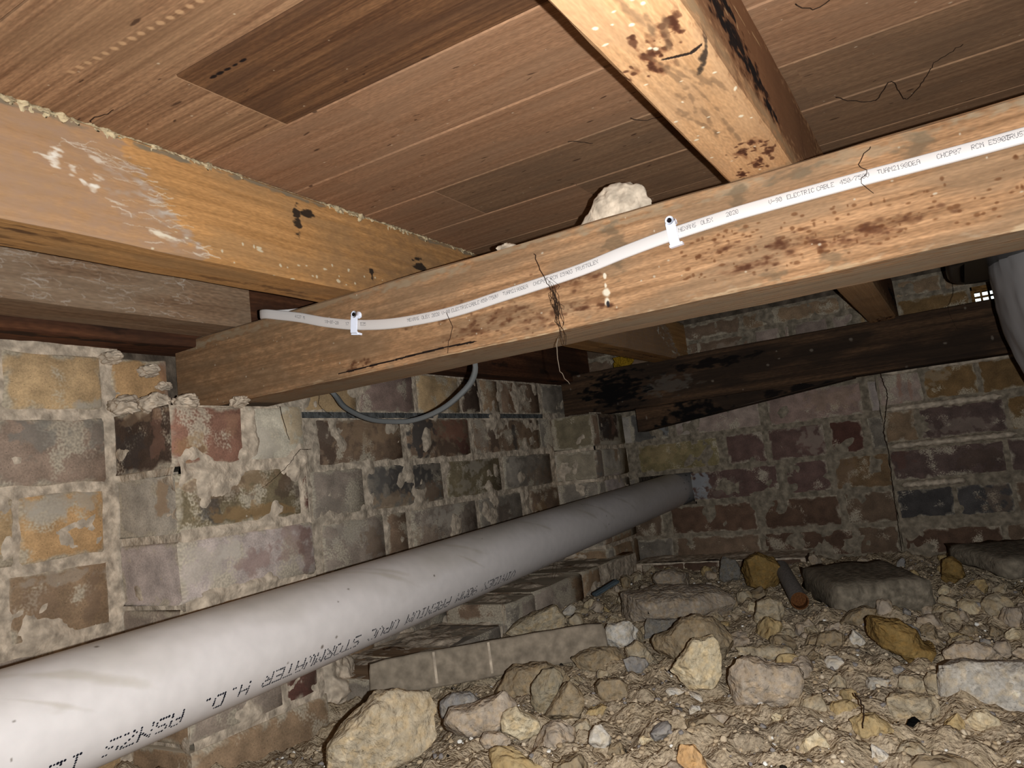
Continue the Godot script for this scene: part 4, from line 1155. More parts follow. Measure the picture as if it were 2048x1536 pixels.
func build_floorboards():
	var c := Node3D.new()
	put(c, "ceiling")
	struct(c, "underside of a hardwood board floor")
	var sets := []
	var cols := [[Color(0.45, 0.315, 0.215), Color(0.63, 0.47, 0.335), Color(0.52, 0.39, 0.275), 1.2], [Color(0.30, 0.19, 0.115), Color(0.46, 0.315, 0.20), Color(0.30, 0.205, 0.14), 1.1], [Color(0.49, 0.345, 0.24), Color(0.63, 0.47, 0.345), Color(0.54, 0.41, 0.305), 0.7], [Color(0.45, 0.325, 0.23), Color(0.57, 0.43, 0.31), Color(0.43, 0.325, 0.24), 0.8]]
	var r := RandomNumberGenerator.new()
	r.seed = 77
	for i in cols.size():
		var q: Array = cols[i]
		var p := timber_paint(1536, 192, 401 + i * 10, q[0], q[1], q[2], 0.4, q[3], 0.25)
		for k in 26: p.blob(r.randf_range(0, 1530), r.randf_range(0, 190), r.randf_range(2, 10), r.randf_range(1, 3), Color(0.18, 0.11, 0.07), 0.6, 0.8, 0.5, r.randf_range(-0.3, 0.3))
		for k in 26: p.blob(r.randf_range(0, 1530), r.randf_range(0, 190), r.randf_range(1, 2.5), r.randf_range(1, 2), Color(0.82, 0.74, 0.62), 0.6, 0.5, 0.5)
		if i == 0:
			for k in 15: p.blob(1000 + k * 16, 90 - k * 1.0, 5, 6, Color(0.82, 0.64, 0.46), 0.6, 0.3, 0.5, 0.5)
		if i == 1:
			for k in 5: p.blob(30 + k * 14, 158, 7, 3, Color(0.08, 0.05, 0.04), 0.9, 0.4, 0.4)
		var m := timber_mat(p, 0.04)
		sets.append(m)
	# rows of boards across the joists, each row 113 mm wide; joints of a row at the given x
	var edge := -0.3585 + 0.1135 * 5
	var rows := 17
	var joints := {5: [-0.48], 8: [-0.486], 9: [-0.356], 7: [], 6: []}
	var look := {4: [0], 5: [0, 1], 6: [2], 7: [2], 8: [2, 3], 9: [2, 3], 3: [0]}
	for k in rows:
		var z1 := edge - k * 0.1135
		var z0 := z1 - 0.1125
		var xs := [-1.05]
		for x in joints.get(k, [0.4 if k % 2 else -0.1] if k < 4 or k > 9 else []): xs.append(x)
		xs.append(2.55)
		for i in xs.size() - 1:
			var x0: float = xs[i] + 0.0004
			var x1: float = xs[i + 1] - 0.0004
			var lk: Array = look.get(k, [3])
			var mat: Material = sets[lk[mini(i, lk.size() - 1)]]
			var dz := rng.randf_range(0.0, 0.0012)
			var o := obj("floorboard", board_mesh(x0, x1, z0, z1, BOARD_Y + dz, rng.randf() * 0.6 if not (k == 5) else 0.0, k % 2 == 1), mat, c)
	shell_box("sheathing", Vector3(-1.2, 0.665, -2.2), Vector3(2.6, 0.70, 1.62), "", c)

func board_mesh(x0: float, x1: float, z0: float, z1: float, y: float, off: float, flip: bool) -> ArrayMesh:
	var st := st_new(false)
	var e := 0.0012
	var t := 0.02
	var uv := func(x: float, z: float) -> Vector2: return Vector2((x - x0) / 0.95 + off, (z - z0) / (z1 - z0) * 0.98 + 0.01)
	var pr := [Vector2(z0, y + t), Vector2(z0, y + e), Vector2(z0 + e, y), Vector2(z1 - e, y), Vector2(z1, y + e), Vector2(z1, y + t)]
	for k in 6:
		var a: Vector2 = pr[k]
		var b: Vector2 = pr[(k + 1) % 6]
		quad(st, Vector3(x0, a.y, a.x), Vector3(x1, a.y, a.x), Vector3(x1, b.y, b.x), Vector3(x0, b.y, b.x), uv.call(x0, a.x), uv.call(x1, a.x), uv.call(x1, b.x), uv.call(x0, b.x))
	for s in [0, 1]:
		var x := x1 if s else x0
		for k in range(1, 5):
			var v := [Vector3(x, pr[0].y, pr[0].x), Vector3(x, pr[k].y, pr[k].x), Vector3(x, pr[k + 1].y, pr[k + 1].x)]
			if s: v.reverse()
			for q in v: vert(st, q, Vector2(off, 0.5))
	return done(st)

# ------------------------------------------------------------------ drain pipe
const FONT := {
	"A": "0E11111F111111", "B": "1E11111E11111E", "C": "0E11101010110E", "D": "1E11111111111E", "E": "1F10101E10101F", "F": "1F10101E101010", "G": "0E11101711110F", "H": "1111111F111111", "I": "0E04040404040E", "K": "11121418141211", "L": "1010101010101F",
	"M": "111B1515111111", "N": "11191513111111", "O": "0E11111111110E", "P": "1E11111E101010", "Q": "0E11111115120D", "R": "1E11111E141211", "S": "0F10100E01011E", "T": "1F040404040404", "U": "1111111111110E", "V": "11111111110A04", "W": "1111111515150A",
	"X": "11110A040A1111", "Y": "11110A04040404", "Z": "1F01020408101F", "0": "0E11131519110E", "1": "040C040404040E", "2": "0E11010204081F", "3": "1F02040201110E", "4": "02060A121F0202", "5": "1F101E0101110E", "6": "0608101E11110E", "7": "1F010204080808",
	"8": "0E11110E11110E", "9": "0E11110F01020C", "-": "0000001F000000", "/": "00010204081000", ".": "0000000000000C", ":": "000C0C000C0C00",
}
# dot-matrix lettering; place(u, v) gives a point and a normal for u along the line and v up (both in metres)
func dots(text: String, pitch: float, height: float, dot: float, place: Callable, keep := 1.0) -> ArrayMesh:
	var st := st_new(false)
	var r := RandomNumberGenerator.new()
	r.seed = text.length() * 31 + 5
	var cw := pitch * 0.72 / 4.0
	var ch := height / 6.0
	var any := false
	for i in text.length():
		var g: String = FONT.get(text[i], "")
		if g == "": continue
		for row in 7:
			var bits := g.substr(row * 2, 2).hex_to_int()
			for col in 5:
				if bits & (16 >> col) and r.randf() < keep:
					var u := i * pitch + col * cw
					var v := (6 - row) * ch
					var s := dot * r.randf_range(0.75, 1.1)
					var n := 6
					for k in n:
						var a0 := TAU * k / n
						var a1 := TAU * (k + 1) / n
						vert(st, place.call(u, v)); vert(st, place.call(u + cos(a1) * s, v + sin(a1) * s)); vert(st, place.call(u + cos(a0) * s, v + sin(a0) * s))
					any = true
	return done(st)

func build_pipe():
	var A := Vector3(-0.6998, 0.2085, -1.97)
	var B := Vector3(-0.6181, 0.173, -0.5)
	var d := (B - A).normalized()
	var up := (Vector3.UP - d * d.y).normalized()
	var sd := d.cross(up)
	var R := 0.0455
	var pipe := Node3D.new()
	put(pipe, "drain_pipe")
	pipe.position = A
	tag(pipe, "pale grey plastic stormwater pipe with upside-down dot-matrix printing, running into the end wall", "pipe")
	var s0 := -0.13
	var s1 := 2.1
	var W := 2048
	var H := 256
	var p := Paint.new(W, H, Color(0.755, 0.71, 0.675))
	var bl := noise(W, H, 501, 0.01, 4, 2, 1)
	var fi := noise(W, H, 502, 0.05, 4)
	p.rag = noise(W, H, 503, 0.03, 4, 2, 1)
	var dd := p.d
	var base := Color(0.755, 0.71, 0.675)
	var dust := Color(0.62, 0.575, 0.52)
	for y in H:
		# dust settled on the top of the pipe (v = 0.5 is the top)
		var top := 1.0 - absf(y / float(H) - 0.5) * 2.0
		for x in W:
			var i := y * W + x
			var t := clampf((top - 0.60) * 2.6 + (bl[i] / 255.0 - 0.5) * 1.0, 0.0, 1.0) * 0.75
			var f := 1.0 + (fi[i] - 128) / 255.0 * 0.05
			dd[i * 3] = int(lerpf(base.r, dust.r, t) * f * 255.0); dd[i * 3 + 1] = int(lerpf(base.g, dust.g, t) * f * 255.0); dd[i * 3 + 2] = int(lerpf(base.b, dust.b, t) * f * 255.0)
	p.d = dd
	var r := RandomNumberGenerator.new()
	r.seed = 51
	for i in 60: p.blob(r.randf_range(300, 1900), r.randf_range(20, 240), r.randf_range(0.8, 2), r.randf_range(0.8, 2), Color(0.3, 0.26, 0.22), 0.7, 0.4, 0.5)
	for i in 14: p.blob(r.randf_range(500, 1900), r.randf_range(70, 120), r.randf_range(30, 80), r.randf_range(2, 5), Color(0.60, 0.55, 0.48), 0.4, 0.8, 0.8, 0.5)
	for i in 20: p.blob((0.11 + r.randf_range(-0.03, 0.06)) / (s1 - s0) * W, r.randf_range(40, 120), r.randf_range(3, 8), r.randf_range(1, 3), Color(0.34, 0.32, 0.30), 0.6, 0.9, 0.5)
	var m := plain(Color.WHITE, 0.42, 0.4)
	m.albedo_texture = p.tex()
	var n := 56
	var rows := 60
	var mesh := grid_mesh(n, rows, func(a: float, b: float) -> Vector3:
		var th: float = TAU * a + PI
		return d * lerpf(s0, s1, b) + (up * cos(th) + sd * sin(th)) * R, func(a: float, b: float) -> Vector2: return Vector2(b, a))
	obj("pipe_wall", mesh, m, pipe)
	obj("pipe_bore", grid_mesh(n, 6, func(a: float, b: float) -> Vector3:
		var th: float = -TAU * a
		return d * lerpf(s0, s1, b) + (up * cos(th) + sd * sin(th)) * (R - 0.003), func(a: float, b: float) -> Vector2: return Vector2(b, a)), m, pipe)
	var line := "VINIDEX 90MM PREMIUM UPVC STORMWATER H.D. ASNZS 1254 SN4"
	var start := 1.0
	var words := line.split(" ")
	var at := 0
	for w in words:
		var off := start + at * 0.01385
		var place := func(u: float, v: float) -> Vector3:
			var th := deg_to_rad(-115.5) - v / R
			return d * (off + u) + (up * cos(th) + sd * sin(th)) * (R + 0.00025)
		var o := obj("printed_word", dots(w, 0.01385, 0.0128, 0.00118, place, 0.9), mats.ink, pipe)
		at += w.length() + 1
	# short stalk standing on the pipe is a separate twig, see build_small_things

# ------------------------------------------------------------------ cables
func ribbon(pts: Array, w: float, t: float) -> ArrayMesh:
	var st := st_new()
	var rings := []
	var prof := []
	for k in 12:
		var a := TAU * k / 12
		prof.append(Vector2(signf(cos(a)) * pow(absf(cos(a)), 0.35) * w / 2, signf(sin(a)) * pow(absf(sin(a)), 0.6) * t / 2))
	for i in pts.size():
		var T: Vector3 = (pts[mini(i + 1, pts.size() - 1)] - pts[maxi(i - 1, 0)]).normalized()
		var N := T.cross(Vector3.UP).normalized()
		var B := N.cross(T).normalized()
		var ring := []
		for q in prof: ring.append(pts[i] + B * q.x + N * q.y)
		rings.append(ring)
	for i in pts.size() - 1:
		for k in 12:
			var k2 := (k + 1) % 12
			quad(st, rings[i][k], rings[i][k2], rings[i + 1][k2], rings[i + 1][k])
	for e in [0, pts.size() - 1]:
		for k in range(1, 11):
			if e: vert(st, rings[e][0]); vert(st, rings[e][k]); vert(st, rings[e][k + 1])
			else: vert(st, rings[e][0]); vert(st, rings[e][k + 1]); vert(st, rings[e][k])
	return done(st)

func build_cables():
	var z := -0.6632
	var face := [Vector2(-0.742, 0.5455), Vector2(-0.715, 0.538), Vector2(-0.681, 0.528), Vector2(-0.64, 0.514), Vector2(-0.592, 0.501), Vector2(-0.54, 0.492), Vector2(-0.484, 0.488), Vector2(-0.44, 0.488), Vector2(-0.392, 0.491), Vector2(-0.303, 0.4965), Vector2(-0.25, 0.503), Vector2(-0.204, 0.5075), Vector2(-0.16, 0.510), Vector2(-0.131, 0.511), Vector2(-0.05, 0.5115), Vector2(0.004, 0.511), Vector2(0.069, 0.511), Vector2(0.2, 0.513), Vector2(0.5, 0.515)]
	var pts := [Vector3(-0.60, 0.5495, -0.752), Vector3(-0.65, 0.5495, -0.742), Vector3(-0.70, 0.5495, -0.722), Vector3(-0.738, 0.5495, -0.70), Vector3(-0.756, 0.549, -0.679), Vector3(-0.756, 0.548, -0.668)]
	for q in face: pts.append(Vector3(q.x, q.y, z))
	var path := smooth_path(pts, 0.006)
	var c := Node3D.new()
	put(c, "power_cable")
	tag(c, "white flat electric cable with grey printing, clipped along the orange-brown bearer", "cable")
	var white := plain(Color(0.80, 0.755, 0.715), 0.45, 0.4)
	obj("sheath", ribbon(path, 0.0122, 0.0052), white, c)
	# printing: words laid along the face of the cable from the given x
	var y_at := func(x: float) -> Vector3:
		for i in range(path.size() - 1):
			if path[i].z > -0.6675 and path[i].x <= x and path[i + 1].x >= x and path[i + 1].x > path[i].x:
				return path[i].lerp(path[i + 1], (x - path[i].x) / (path[i + 1].x - path[i].x))
		return Vector3(x, 0.511, z)
	for t in [["4127 M", -0.688], ["10-07-20", -0.639], ["17", -0.606], ["E25", -0.583], ["NEXANS", -0.514], ["OLEX", -0.494], ["2020", -0.480], ["V-90", -0.466], ["ELECTRIC", -0.453], ["CABLE", -0.430], ["450/750V", -0.415], ["TUAM2198DEA", -0.387], ["CHCP07", -0.350], ["RCM E5903", -0.330], ["TRUSTOLEX", -0.302],
			["NEXANS", -0.195], ["OLEX", -0.174], ["2020", -0.151], ["V-90", -0.114], ["ELECTRIC", -0.099], ["CABLE", -0.075], ["450/750V", -0.057], ["TUAM2198DEA", -0.029], ["CHCP07", 0.013], ["RCM E5903", 0.036], ["TRUSTOLEX", 0.058]]:
		var x0: float = t[1]
		var pitch := 0.0028 if x0 < -0.3 or x0 > -0.07 else 0.0028
		var place := func(u: float, v: float) -> Vector3:
			var q: Vector3 = y_at.call(x0 + u)
			return Vector3(x0 + u, q.y + v - 0.0008, z + 0.00278)
		obj("printed_word", dots(t[0], pitch, 0.0034, 0.00030, place, 0.97), mats.cable_ink, c)
	# clips
	var clipm := plain(Color(0.92, 0.92, 0.95), 0.35, 0.5)
	var nailm := plain(Color(0.16, 0.15, 0.17), 0.4, 0.5)
	nailm.metallic = 0.6
	for q in [[-0.5915, 0.5012, -0.30, "white cable clip with a dark nail, nearer the brick wall"], [-0.2005, 0.508, 0.12, "bright white cable clip with a dark nail, under the mortar heap on the bearer"]]:
		var k := Node3D.new()
		put(k, "cable_clip")
		k.position = Vector3(q[0], q[1], -0.6663)
		k.rotation.z = q[2] * 0.6
		tag(k, q[3], "cable clip")
		var st := st_new(false)
		var w := 0.0045
		var pr := [Vector2(0.0102, 0.0002), Vector2(0.0102, 0.0078), Vector2(0.0088, 0.0088), Vector2(-0.0095, 0.0082), Vector2(-0.0112, 0.006), Vector2(-0.0112, 0.0005)]
		var inn := [Vector2(0.0088, 0.0002), Vector2(0.0082, 0.0066), Vector2(0.0072, 0.0068), Vector2(-0.0078, 0.0066), Vector2(-0.0092, 0.005), Vector2(-0.0095, 0.0005)]
		for i in 5:
			var a: Vector2 = pr[i]
			var b: Vector2 = pr[i + 1]
			var ai: Vector2 = inn[i]
			var bi: Vector2 = inn[i + 1]
			quad(st, Vector3(-w, b.x, b.y), Vector3(w, b.x, b.y), Vector3(w, a.x, a.y), Vector3(-w, a.x, a.y))
			quad(st, Vector3(-w, ai.x, ai.y), Vector3(w, ai.x, ai.y), Vector3(w, bi.x, bi.y), Vector3(-w, bi.x, bi.y))
			quad(st, Vector3(w, bi.x, bi.y), Vector3(w, ai.x, ai.y), Vector3(w, a.x, a.y), Vector3(w, b.x, b.y))
			quad(st, Vector3(-w, b.x, b.y), Vector3(-w, a.x, a.y), Vector3(-w, ai.x, ai.y), Vector3(-w, bi.x, bi.y))
		box(st, Vector3(-0.0062, -0.0122, 0.0), Vector3(0.0062, -0.0098, 0.005))
		obj("saddle", done(st), clipm, k)
		st = st_new()
		tube(st, [Vector3(0, 0.0115, 0.0), Vector3(0, 0.0115, 0.0088)], 0.0042, 14)
		obj("nail_boss", done(st), clipm, k)
		st = st_new()
		tube(st, [Vector3(0, 0.0115, 0.002), Vector3(0, 0.0115, 0.0096)], 0.0023, 12)
		obj("nail", done(st), nailm, k)
	# grey cable hanging in a loop behind the bearer
	var loop := smooth_path([Vector3(-0.90, 0.535, -0.80), Vector3(-0.885, 0.50, -0.86), Vector3(-0.868, 0.47, -0.90), Vector3(-0.843, 0.442, -0.90), Vector3(-0.793, 0.416, -0.90), Vector3(-0.74, 0.405, -0.90), Vector3(-0.705, 0.403, -0.90), Vector3(-0.665, 0.409, -0.90), Vector3(-0.63, 0.422, -0.90), Vector3(-0.595, 0.446, -0.90), Vector3(-0.578, 0.475, -0.885), Vector3(-0.575, 0.505, -0.84), Vector3(-0.575, 0.52, -0.79), Vector3(-0.578, 0.522, -0.758)], 0.008)
	var lm := ribbon(loop, 0.0075, 0.0075)
	tag(obj("hanging_cable", lm, plain(Color(0.42, 0.41, 0.39), 0.5, 0.4)), "thin grey cable hanging in a loop behind the orange-brown bearer", "cable")

# ------------------------------------------------------------------ air duct
func build_duct():
	var d := Node3D.new()
	put(d, "flexible_duct")
	tag(d, "silver flexible air duct hanging from a black plastic floor boot", "air duct")
	var film := plain(Color(0.60, 0.565, 0.54), 0.38, 0.5)
	film.metallic = 0.35
	var black := plain(Color(0.02, 0.02, 0.022), 0.28, 0.5)
	var path := smooth_path([Vector3(0.165, 0.64, -1.37), Vector3(0.163, 0.56, -1.37), Vector3(0.163, 0.50, -1.36), Vector3(0.168, 0.44, -1.34), Vector3(0.182, 0.38, -1.31), Vector3(0.21, 0.33, -1.27), Vector3(0.30, 0.285, -1.22), Vector3(0.45, 0.26, -1.18), Vector3(0.8, 0.25, -1.15)], 0.004)
	var n1 := fnl(601, 14.0, 3)
	var n2 := fnl(602, 40.0, 2)
	var fr := []
	for i in path.size():
		var T: Vector3 = (path[mini(i + 1, path.size() - 1)] - path[maxi(i - 1, 0)]).normalized()
		var N := Vector3(0, 0, 1).cross(T).normalized()
		fr.append([path[i], N, T.cross(N).normalized()])
	var m := grid_mesh(72, path.size() - 1, func(a: float, b: float) -> Vector3:
		var i := int(round(b * (path.size() - 1)))
		var th: float = -TAU * a
		var crease: float = n1.get_noise_3d(cos(th) * 0.30, sin(th) * 0.30, b * 0.22) * 0.007 + n2.get_noise_3d(cos(th) * 0.28, sin(th) * 0.28, b * 0.30) * 0.0035
		var r: float = 0.098 + crease
		if i < 30: r = lerpf(0.082, r, i / 30.0)
		return fr[i][0] + fr[i][1] * cos(th) * r + fr[i][2] * sin(th) * r, func(_a, _b): return Vector2.ZERO)
	obj("film_sleeve", m, film, d)
	var st := st_new()
	tube(st, [Vector3(0.163, 0.642, -1.37), Vector3(0.163, 0.50, -1.37)], 0.0815, 40)
	obj("collar", done(st), black, d)
	# boot: a rounded black flange, its rim rolled
	var rim := []
	for k in 33:
		var a := TAU * k / 32
		rim.append(Vector3(0.165 + signf(cos(a)) * pow(absf(cos(a)), 0.35) * 0.142, 0.546, -1.37 + signf(sin(a)) * pow(absf(sin(a)), 0.35) * 0.12))
	st = st_new()
	tube(st, rim, 0.0135, 12)
	obj("rolled_rim", done(st), black, d)
	st = st_new(false)
	box(st, Vector3(0.034, 0.534, -1.478), Vector3(0.296, 0.558, -1.262))
	obj("boot_plate", done(st), black, d)

# ------------------------------------------------------------------ loose slabs and pieces on the ground
func slab_mesh(L: float, h: float, w: float, sd: int, nick := 0.003) -> ArrayMesh:
	var a := fnl(sd, 18.0, 3)
	var st := st_new()
	var nx := 14
	var ny := 4
	var nz := 6
	var P := func(i: float, j: float, k: float) -> Vector3:
		var p := Vector3((i / nx - 0.5) * L, j / ny * h, (k / nz - 0.5) * w)
		var ed := int(i == 0 or i == nx) + int(j == 0 or j == ny) + int(k == 0 or k == nz)
		var q := p + Vector3(a.get_noise_3d(p.x, p.y, p.z), a.get_noise_3d(p.x + 9, p.y, p.z), a.get_noise_3d(p.x, p.y + 9, p.z)) * nick
		if ed >= 2:
			var c := Vector3(0, h / 2, 0)
			q += Vector3(-signf(p.x) if i == 0 or i == nx else 0.0, -signf(p.y - h / 2) if j == 0 or j == ny else 0.0, -signf(p.z) if k == 0 or k == nz else 0.0) * (0.002 + absf(a.get_noise_3d(p.x * 2, p.y * 2, p.z * 2)) * nick * 2.0)
		return q
	for i in nx:
		for j in ny:
			quad(st, P.call(i, j, nz), P.call(i + 1, j, nz), P.call(i + 1, j + 1, nz), P.call(i, j + 1, nz))
			quad(st, P.call(i + 1, j, 0), P.call(i, j, 0), P.call(i, j + 1, 0), P.call(i + 1, j + 1, 0))
		for k in nz:
			quad(st, P.call(i, ny, k + 1), P.call(i + 1, ny, k + 1), P.call(i + 1, ny, k), P.call(i, ny, k))
			quad(st, P.call(i, 0, k), P.call(i + 1, 0, k), P.call(i + 1, 0, k + 1), P.call(i, 0, k + 1))
	for j in ny:
		for k in nz:
			quad(st, P.call(nx, j, k + 1), P.call(nx, j, k), P.call(nx, j + 1, k), P.call(nx, j + 1, k + 1))
			quad(st, P.call(0, j, k), P.call(0, j, k + 1), P.call(0, j + 1, k + 1), P.call(0, j + 1, k))
	return done(st)

func build_rubble_slabs():
	var cm := stone(Color(0.64, 0.565, 0.475), mats.soil, 3.0, mats.grit, 0.1)
	var o: Node3D = Node3D.new()
	put(o, "cement_strip")
	o.position = Vector3(-0.644, 0.018, -0.945)
	o.rotation = Vector3(-0.12, atan2(0.228, 0.254), 0.012)
	tag(o, "long grey cement strip lying on edge at the foot of the brick wall", "cement strip")
	var strip := obj("strip", slab_mesh(0.352, 0.05, 0.026, 701, 0.002), cm, o)
	for x in [-0.085, -0.005]:
		var st := st_new(false)
		box(st, Vector3(x, 0.006, 0.0115), Vector3(x + 0.0035, 0.049, 0.0142))
		obj("mortar_ridge", done(st), mats.mortar, o)
	var pv := stone(Color(0.56, 0.50, 0.42), mats.mottle, 6.0, mats.grit, 0.12)
	o = obj("paver", slab_mesh(0.155, 0.052, 0.26, 702, 0.005), pv)
	o.position = Vector3(-0.205, 0.012, -1.485)
	o.rotation.y = 0.40
	tag(o, "dark grey concrete paver lying flat beside the rusty steel pipe", "paver")
	o = obj("paver", slab_mesh(0.24, 0.035, 0.20, 703, 0.004), pv)
	o.position = Vector3(0.075, 0.035, -1.66)
	o.rotation = Vector3(0.05, 0.5, -0.03)
	tag(o, "dark flat slab at the foot of the end wall, beyond the dark ochre rock", "slab")
	o = obj("paver", slab_mesh(0.20, 0.055, 0.07, 704, 0.006), rock_tones.bluegrey)
	o.position = Vector3(0.032, 0.005, -0.93)
	o.rotation = Vector3(-0.25, 0.02, 0.02)
	tag(o, "pale whitish paver block at the edge of the rubble, the palest block", "paver")
	# steel pipe offcut, rusty inside
	o = Node3D.new()
	put(o, "steel_pipe")
	tag(o, "short grey steel pipe with a rusty open end, lying against the dark concrete paver", "pipe")
	var A := Vector3(-0.283, 0.041, -1.34)
	var B := Vector3(-0.368, 0.052, -1.62)
	var R := 0.0145
	o.position = A
	var dir := (B - A).normalized()
	var s := dir.cross(Vector3.UP).normalized()
	var u := s.cross(dir)
	var L := A.distance_to(B)
	var ring := func(rr: float, sgn: float) -> Callable: return func(a: float, b: float) -> Vector3: return dir * b * L + (s * cos(TAU * a * sgn) + u * sin(TAU * a * sgn)) * rr
	var steel := stone(Color(0.62, 0.58, 0.54), mats.mottle, 20.0, mats.grit, 0.05)
	steel.roughness = 0.7
	var rust := stone(Color(0.46, 0.29, 0.17), mats.mottle, 30.0, mats.grit, 0.1)
	var uv0 := func(_a, _b): return Vector2.ZERO
	obj("pipe_wall", grid_mesh(28, 6, ring.call(R, -1.0), uv0), steel, o)
	obj("rusty_bore", grid_mesh(28, 6, ring.call(R - 0.002, 1.0), uv0), rust, o)
	obj("cut_rim", grid_mesh(28, 1, func(a: float, b: float) -> Vector3: return (s * cos(TAU * a) + u * sin(TAU * a)) * lerpf(R, R - 0.002, b), uv0), rust, o)
	obj("rust_plug", grid_mesh(16, 6, func(a: float, b: float) -> Vector3: return dir * 0.018 + (s * cos(TAU * a) + u * sin(TAU * a)) * (R - 0.002) * (1.0 - b), uv0), rust, o)

# ------------------------------------------------------------------ rocks
func icosphere(n: int) -> Array:
	if ico.has(n): return ico[n]
	var t := (1.0 + sqrt(5.0)) / 2.0
	var vs := []
	for v in [[-1, t, 0], [1, t, 0], [-1, -t, 0], [1, -t, 0], [0, -1, t], [0, 1, t], [0, -1, -t], [0, 1, -t], [t, 0, -1], [t, 0, 1], [-t, 0, -1], [-t, 0, 1]]: vs.append(Vector3(v[0], v[1], v[2]).normalized())
	var fs := [[0, 11, 5], [0, 5, 1], [0, 1, 7], [0, 7, 10], [0, 10, 11], [1, 5, 9], [5, 11, 4], [11, 10, 2], [10, 7, 6], [7, 1, 8], [3, 9, 4], [3, 4, 2], [3, 2, 6], [3, 6, 8], [3, 8, 9], [4, 9, 5], [2, 4, 11], [6, 2, 10], [8, 6, 7], [9, 8, 1]]
	for k in n:
		var mid := {}
		var g := []
		for f in fs:
			var m := []
			for e in 3:
				var a: int = f[e]
				var b: int = f[(e + 1) % 3]
				var key := mini(a, b) * 100000 + maxi(a, b)
				if not mid.has(key):
					mid[key] = vs.size()
					vs.append(((vs[a] + vs[b]) / 2.0).normalized())
				m.append(mid[key])
			g.append_array([[f[0], m[0], m[2]], [f[1], m[1], m[0]], [f[2], m[2], m[1]], [m[0], m[1], m[2]]])
		fs = g
	var ix := PackedInt32Array()
	for f in fs: ix.append_array([f[0], f[2], f[1]])
	ico[n] = [PackedVector3Array(vs), ix]
	return ico[n]

# an angular lump: outline (polar, in x and y), depth in z, facets cut by planes, then roughness
func rock_mesh(outline: PackedVector2Array, depth: float, sd: int, n: int, facets := 9, rough := 0.05) -> ArrayMesh:
	var r := RandomNumberGenerator.new()
	r.seed = sd
	var polar := []
	for q in outline: polar.append(Vector2(atan2(q.y, q.x), q.length()))
	polar.sort_custom(func(a, b): return a.x < b.x)
	var src: Array = icosphere(n)
	var vs: PackedVector3Array = src[0].duplicate()
	var size := 0.0
	for q in polar: size += q.y
	size /= polar.size()
	var planes := []
	for k in facets:
		var d := Vector3(r.randfn(0, 1), r.randfn(0, 1), r.randfn(0, 1) + 0.4).normalized()
		planes.append([d, r.randf_range(0.62, 0.9)])
	var a := fnl(sd, 1.0 / size * 0.55, 3)
	var b := fnl(sd + 7, 1.0 / size * 2.2, 3)
	var cl := FastNoiseLite.new()
	cl.seed = sd + 3
	cl.noise_type = FastNoiseLite.TYPE_CELLULAR
	cl.cellular_return_type = FastNoiseLite.RETURN_DISTANCE
	cl.frequency = 1.0 / size * 0.9
	cl.fractal_type = FastNoiseLite.FRACTAL_FBM
	cl.fractal_octaves = 2
	for i in vs.size():
		var d := vs[i]
		var rho := sqrt(d.x * d.x + d.y * d.y)
		var th := atan2(d.y, d.x)
		var k := 0
		while k < polar.size() and polar[k].x < th: k += 1
		var p0: Vector2 = polar[(k - 1 + polar.size()) % polar.size()]
		var p1: Vector2 = polar[k % polar.size()]
		var span := fposmod(p1.x - p0.x, TAU)
		var t := fposmod(th - p0.x, TAU) / span if span > 1e-5 else 0.0
		# straight edge between the two outline points
		var e0 := Vector2.from_angle(p0.x) * p0.y
		var e1 := Vector2.from_angle(p1.x) * p1.y
		var dir := Vector2.from_angle(th)
		var cr := dir.cross(e1 - e0)
		var R: float = e0.cross(e1 - e0) / cr if absf(cr) > 1e-6 and span < 2.6 else lerpf(p0.y, p1.y, t)
		var f := pow(rho, 0.62)
		var p := Vector3(d.x / maxf(rho, 1e-4) * R * f, d.y / maxf(rho, 1e-4) * R * f, signf(d.z) * pow(absf(d.z), 0.75) * depth)
		for pl in planes:
			var nn: Vector3 = pl[0]
			# support of the ellipsoid in that direction
			var sup: float = Vector3(nn.x * size * 1.15, nn.y * size * 1.15, nn.z * depth).length() * pl[1]
			var o := nn.dot(p) - sup
			if o > 0.0 and absf(nn.z) > 0.2: p -= nn * o * 0.97
		var q := p.normalized()
		p += q * size * rough * (a.get_noise_3dv(p) * 2.0 + b.get_noise_3dv(p) * 0.8 - cl.get_noise_3dv(p) * 1.1 - 0.9)
		vs[i] = p
	return from_arrays(vs, PackedVector2Array(), src[1])

func lump_mesh(r: float, sd: int, n := 2) -> ArrayMesh:
	var g := RandomNumberGenerator.new()
	g.seed = sd
	var o := PackedVector2Array()
	for k in 9: o.append(Vector2.from_angle(TAU * k / 9.0 + g.randf_range(-0.25, 0.25)) * r * g.randf_range(0.72, 1.1))
	return rock_mesh(o, r * g.randf_range(0.6, 0.9), sd, n, 11, 0.10)

const TONE_WORDS := {"tan": "tan", "cream": "pale cream", "pinkgrey": "pinkish beige", "brown": "dull brown", "white": "whitish", "ochrelight": "yellowish", "grey": "grey"}
const LANDMARKS := [["biggest tan limestone lump", -0.565, -0.605], ["bright cream boulder", -0.322, -0.90], ["long rusty ochre stone", -0.114, -1.064], ["dark concrete paver", -0.205, -1.42], ["pale paver block", 0.0, -0.93], ["ochre lump with the twig", -0.118, -0.79], ["grey cement strip", -0.58, -0.98], ["round ochre stone", -0.396, -1.565], ["dark flat slab", 0.075, -1.60], ["orange-tan shard", -0.29, -0.70], ["open steel pipe end", -0.283, -1.30], ["broad flat-faced boulder", -0.236, -0.867]]
func landmark(x: float, z: float) -> String:
	var best: String = ""
	var d := 9.0
	for q in LANDMARKS:
		var e := Vector2(q[1] - x, q[2] - z).length()
		if e < d:
			d = e
			best = q[0]
	return best

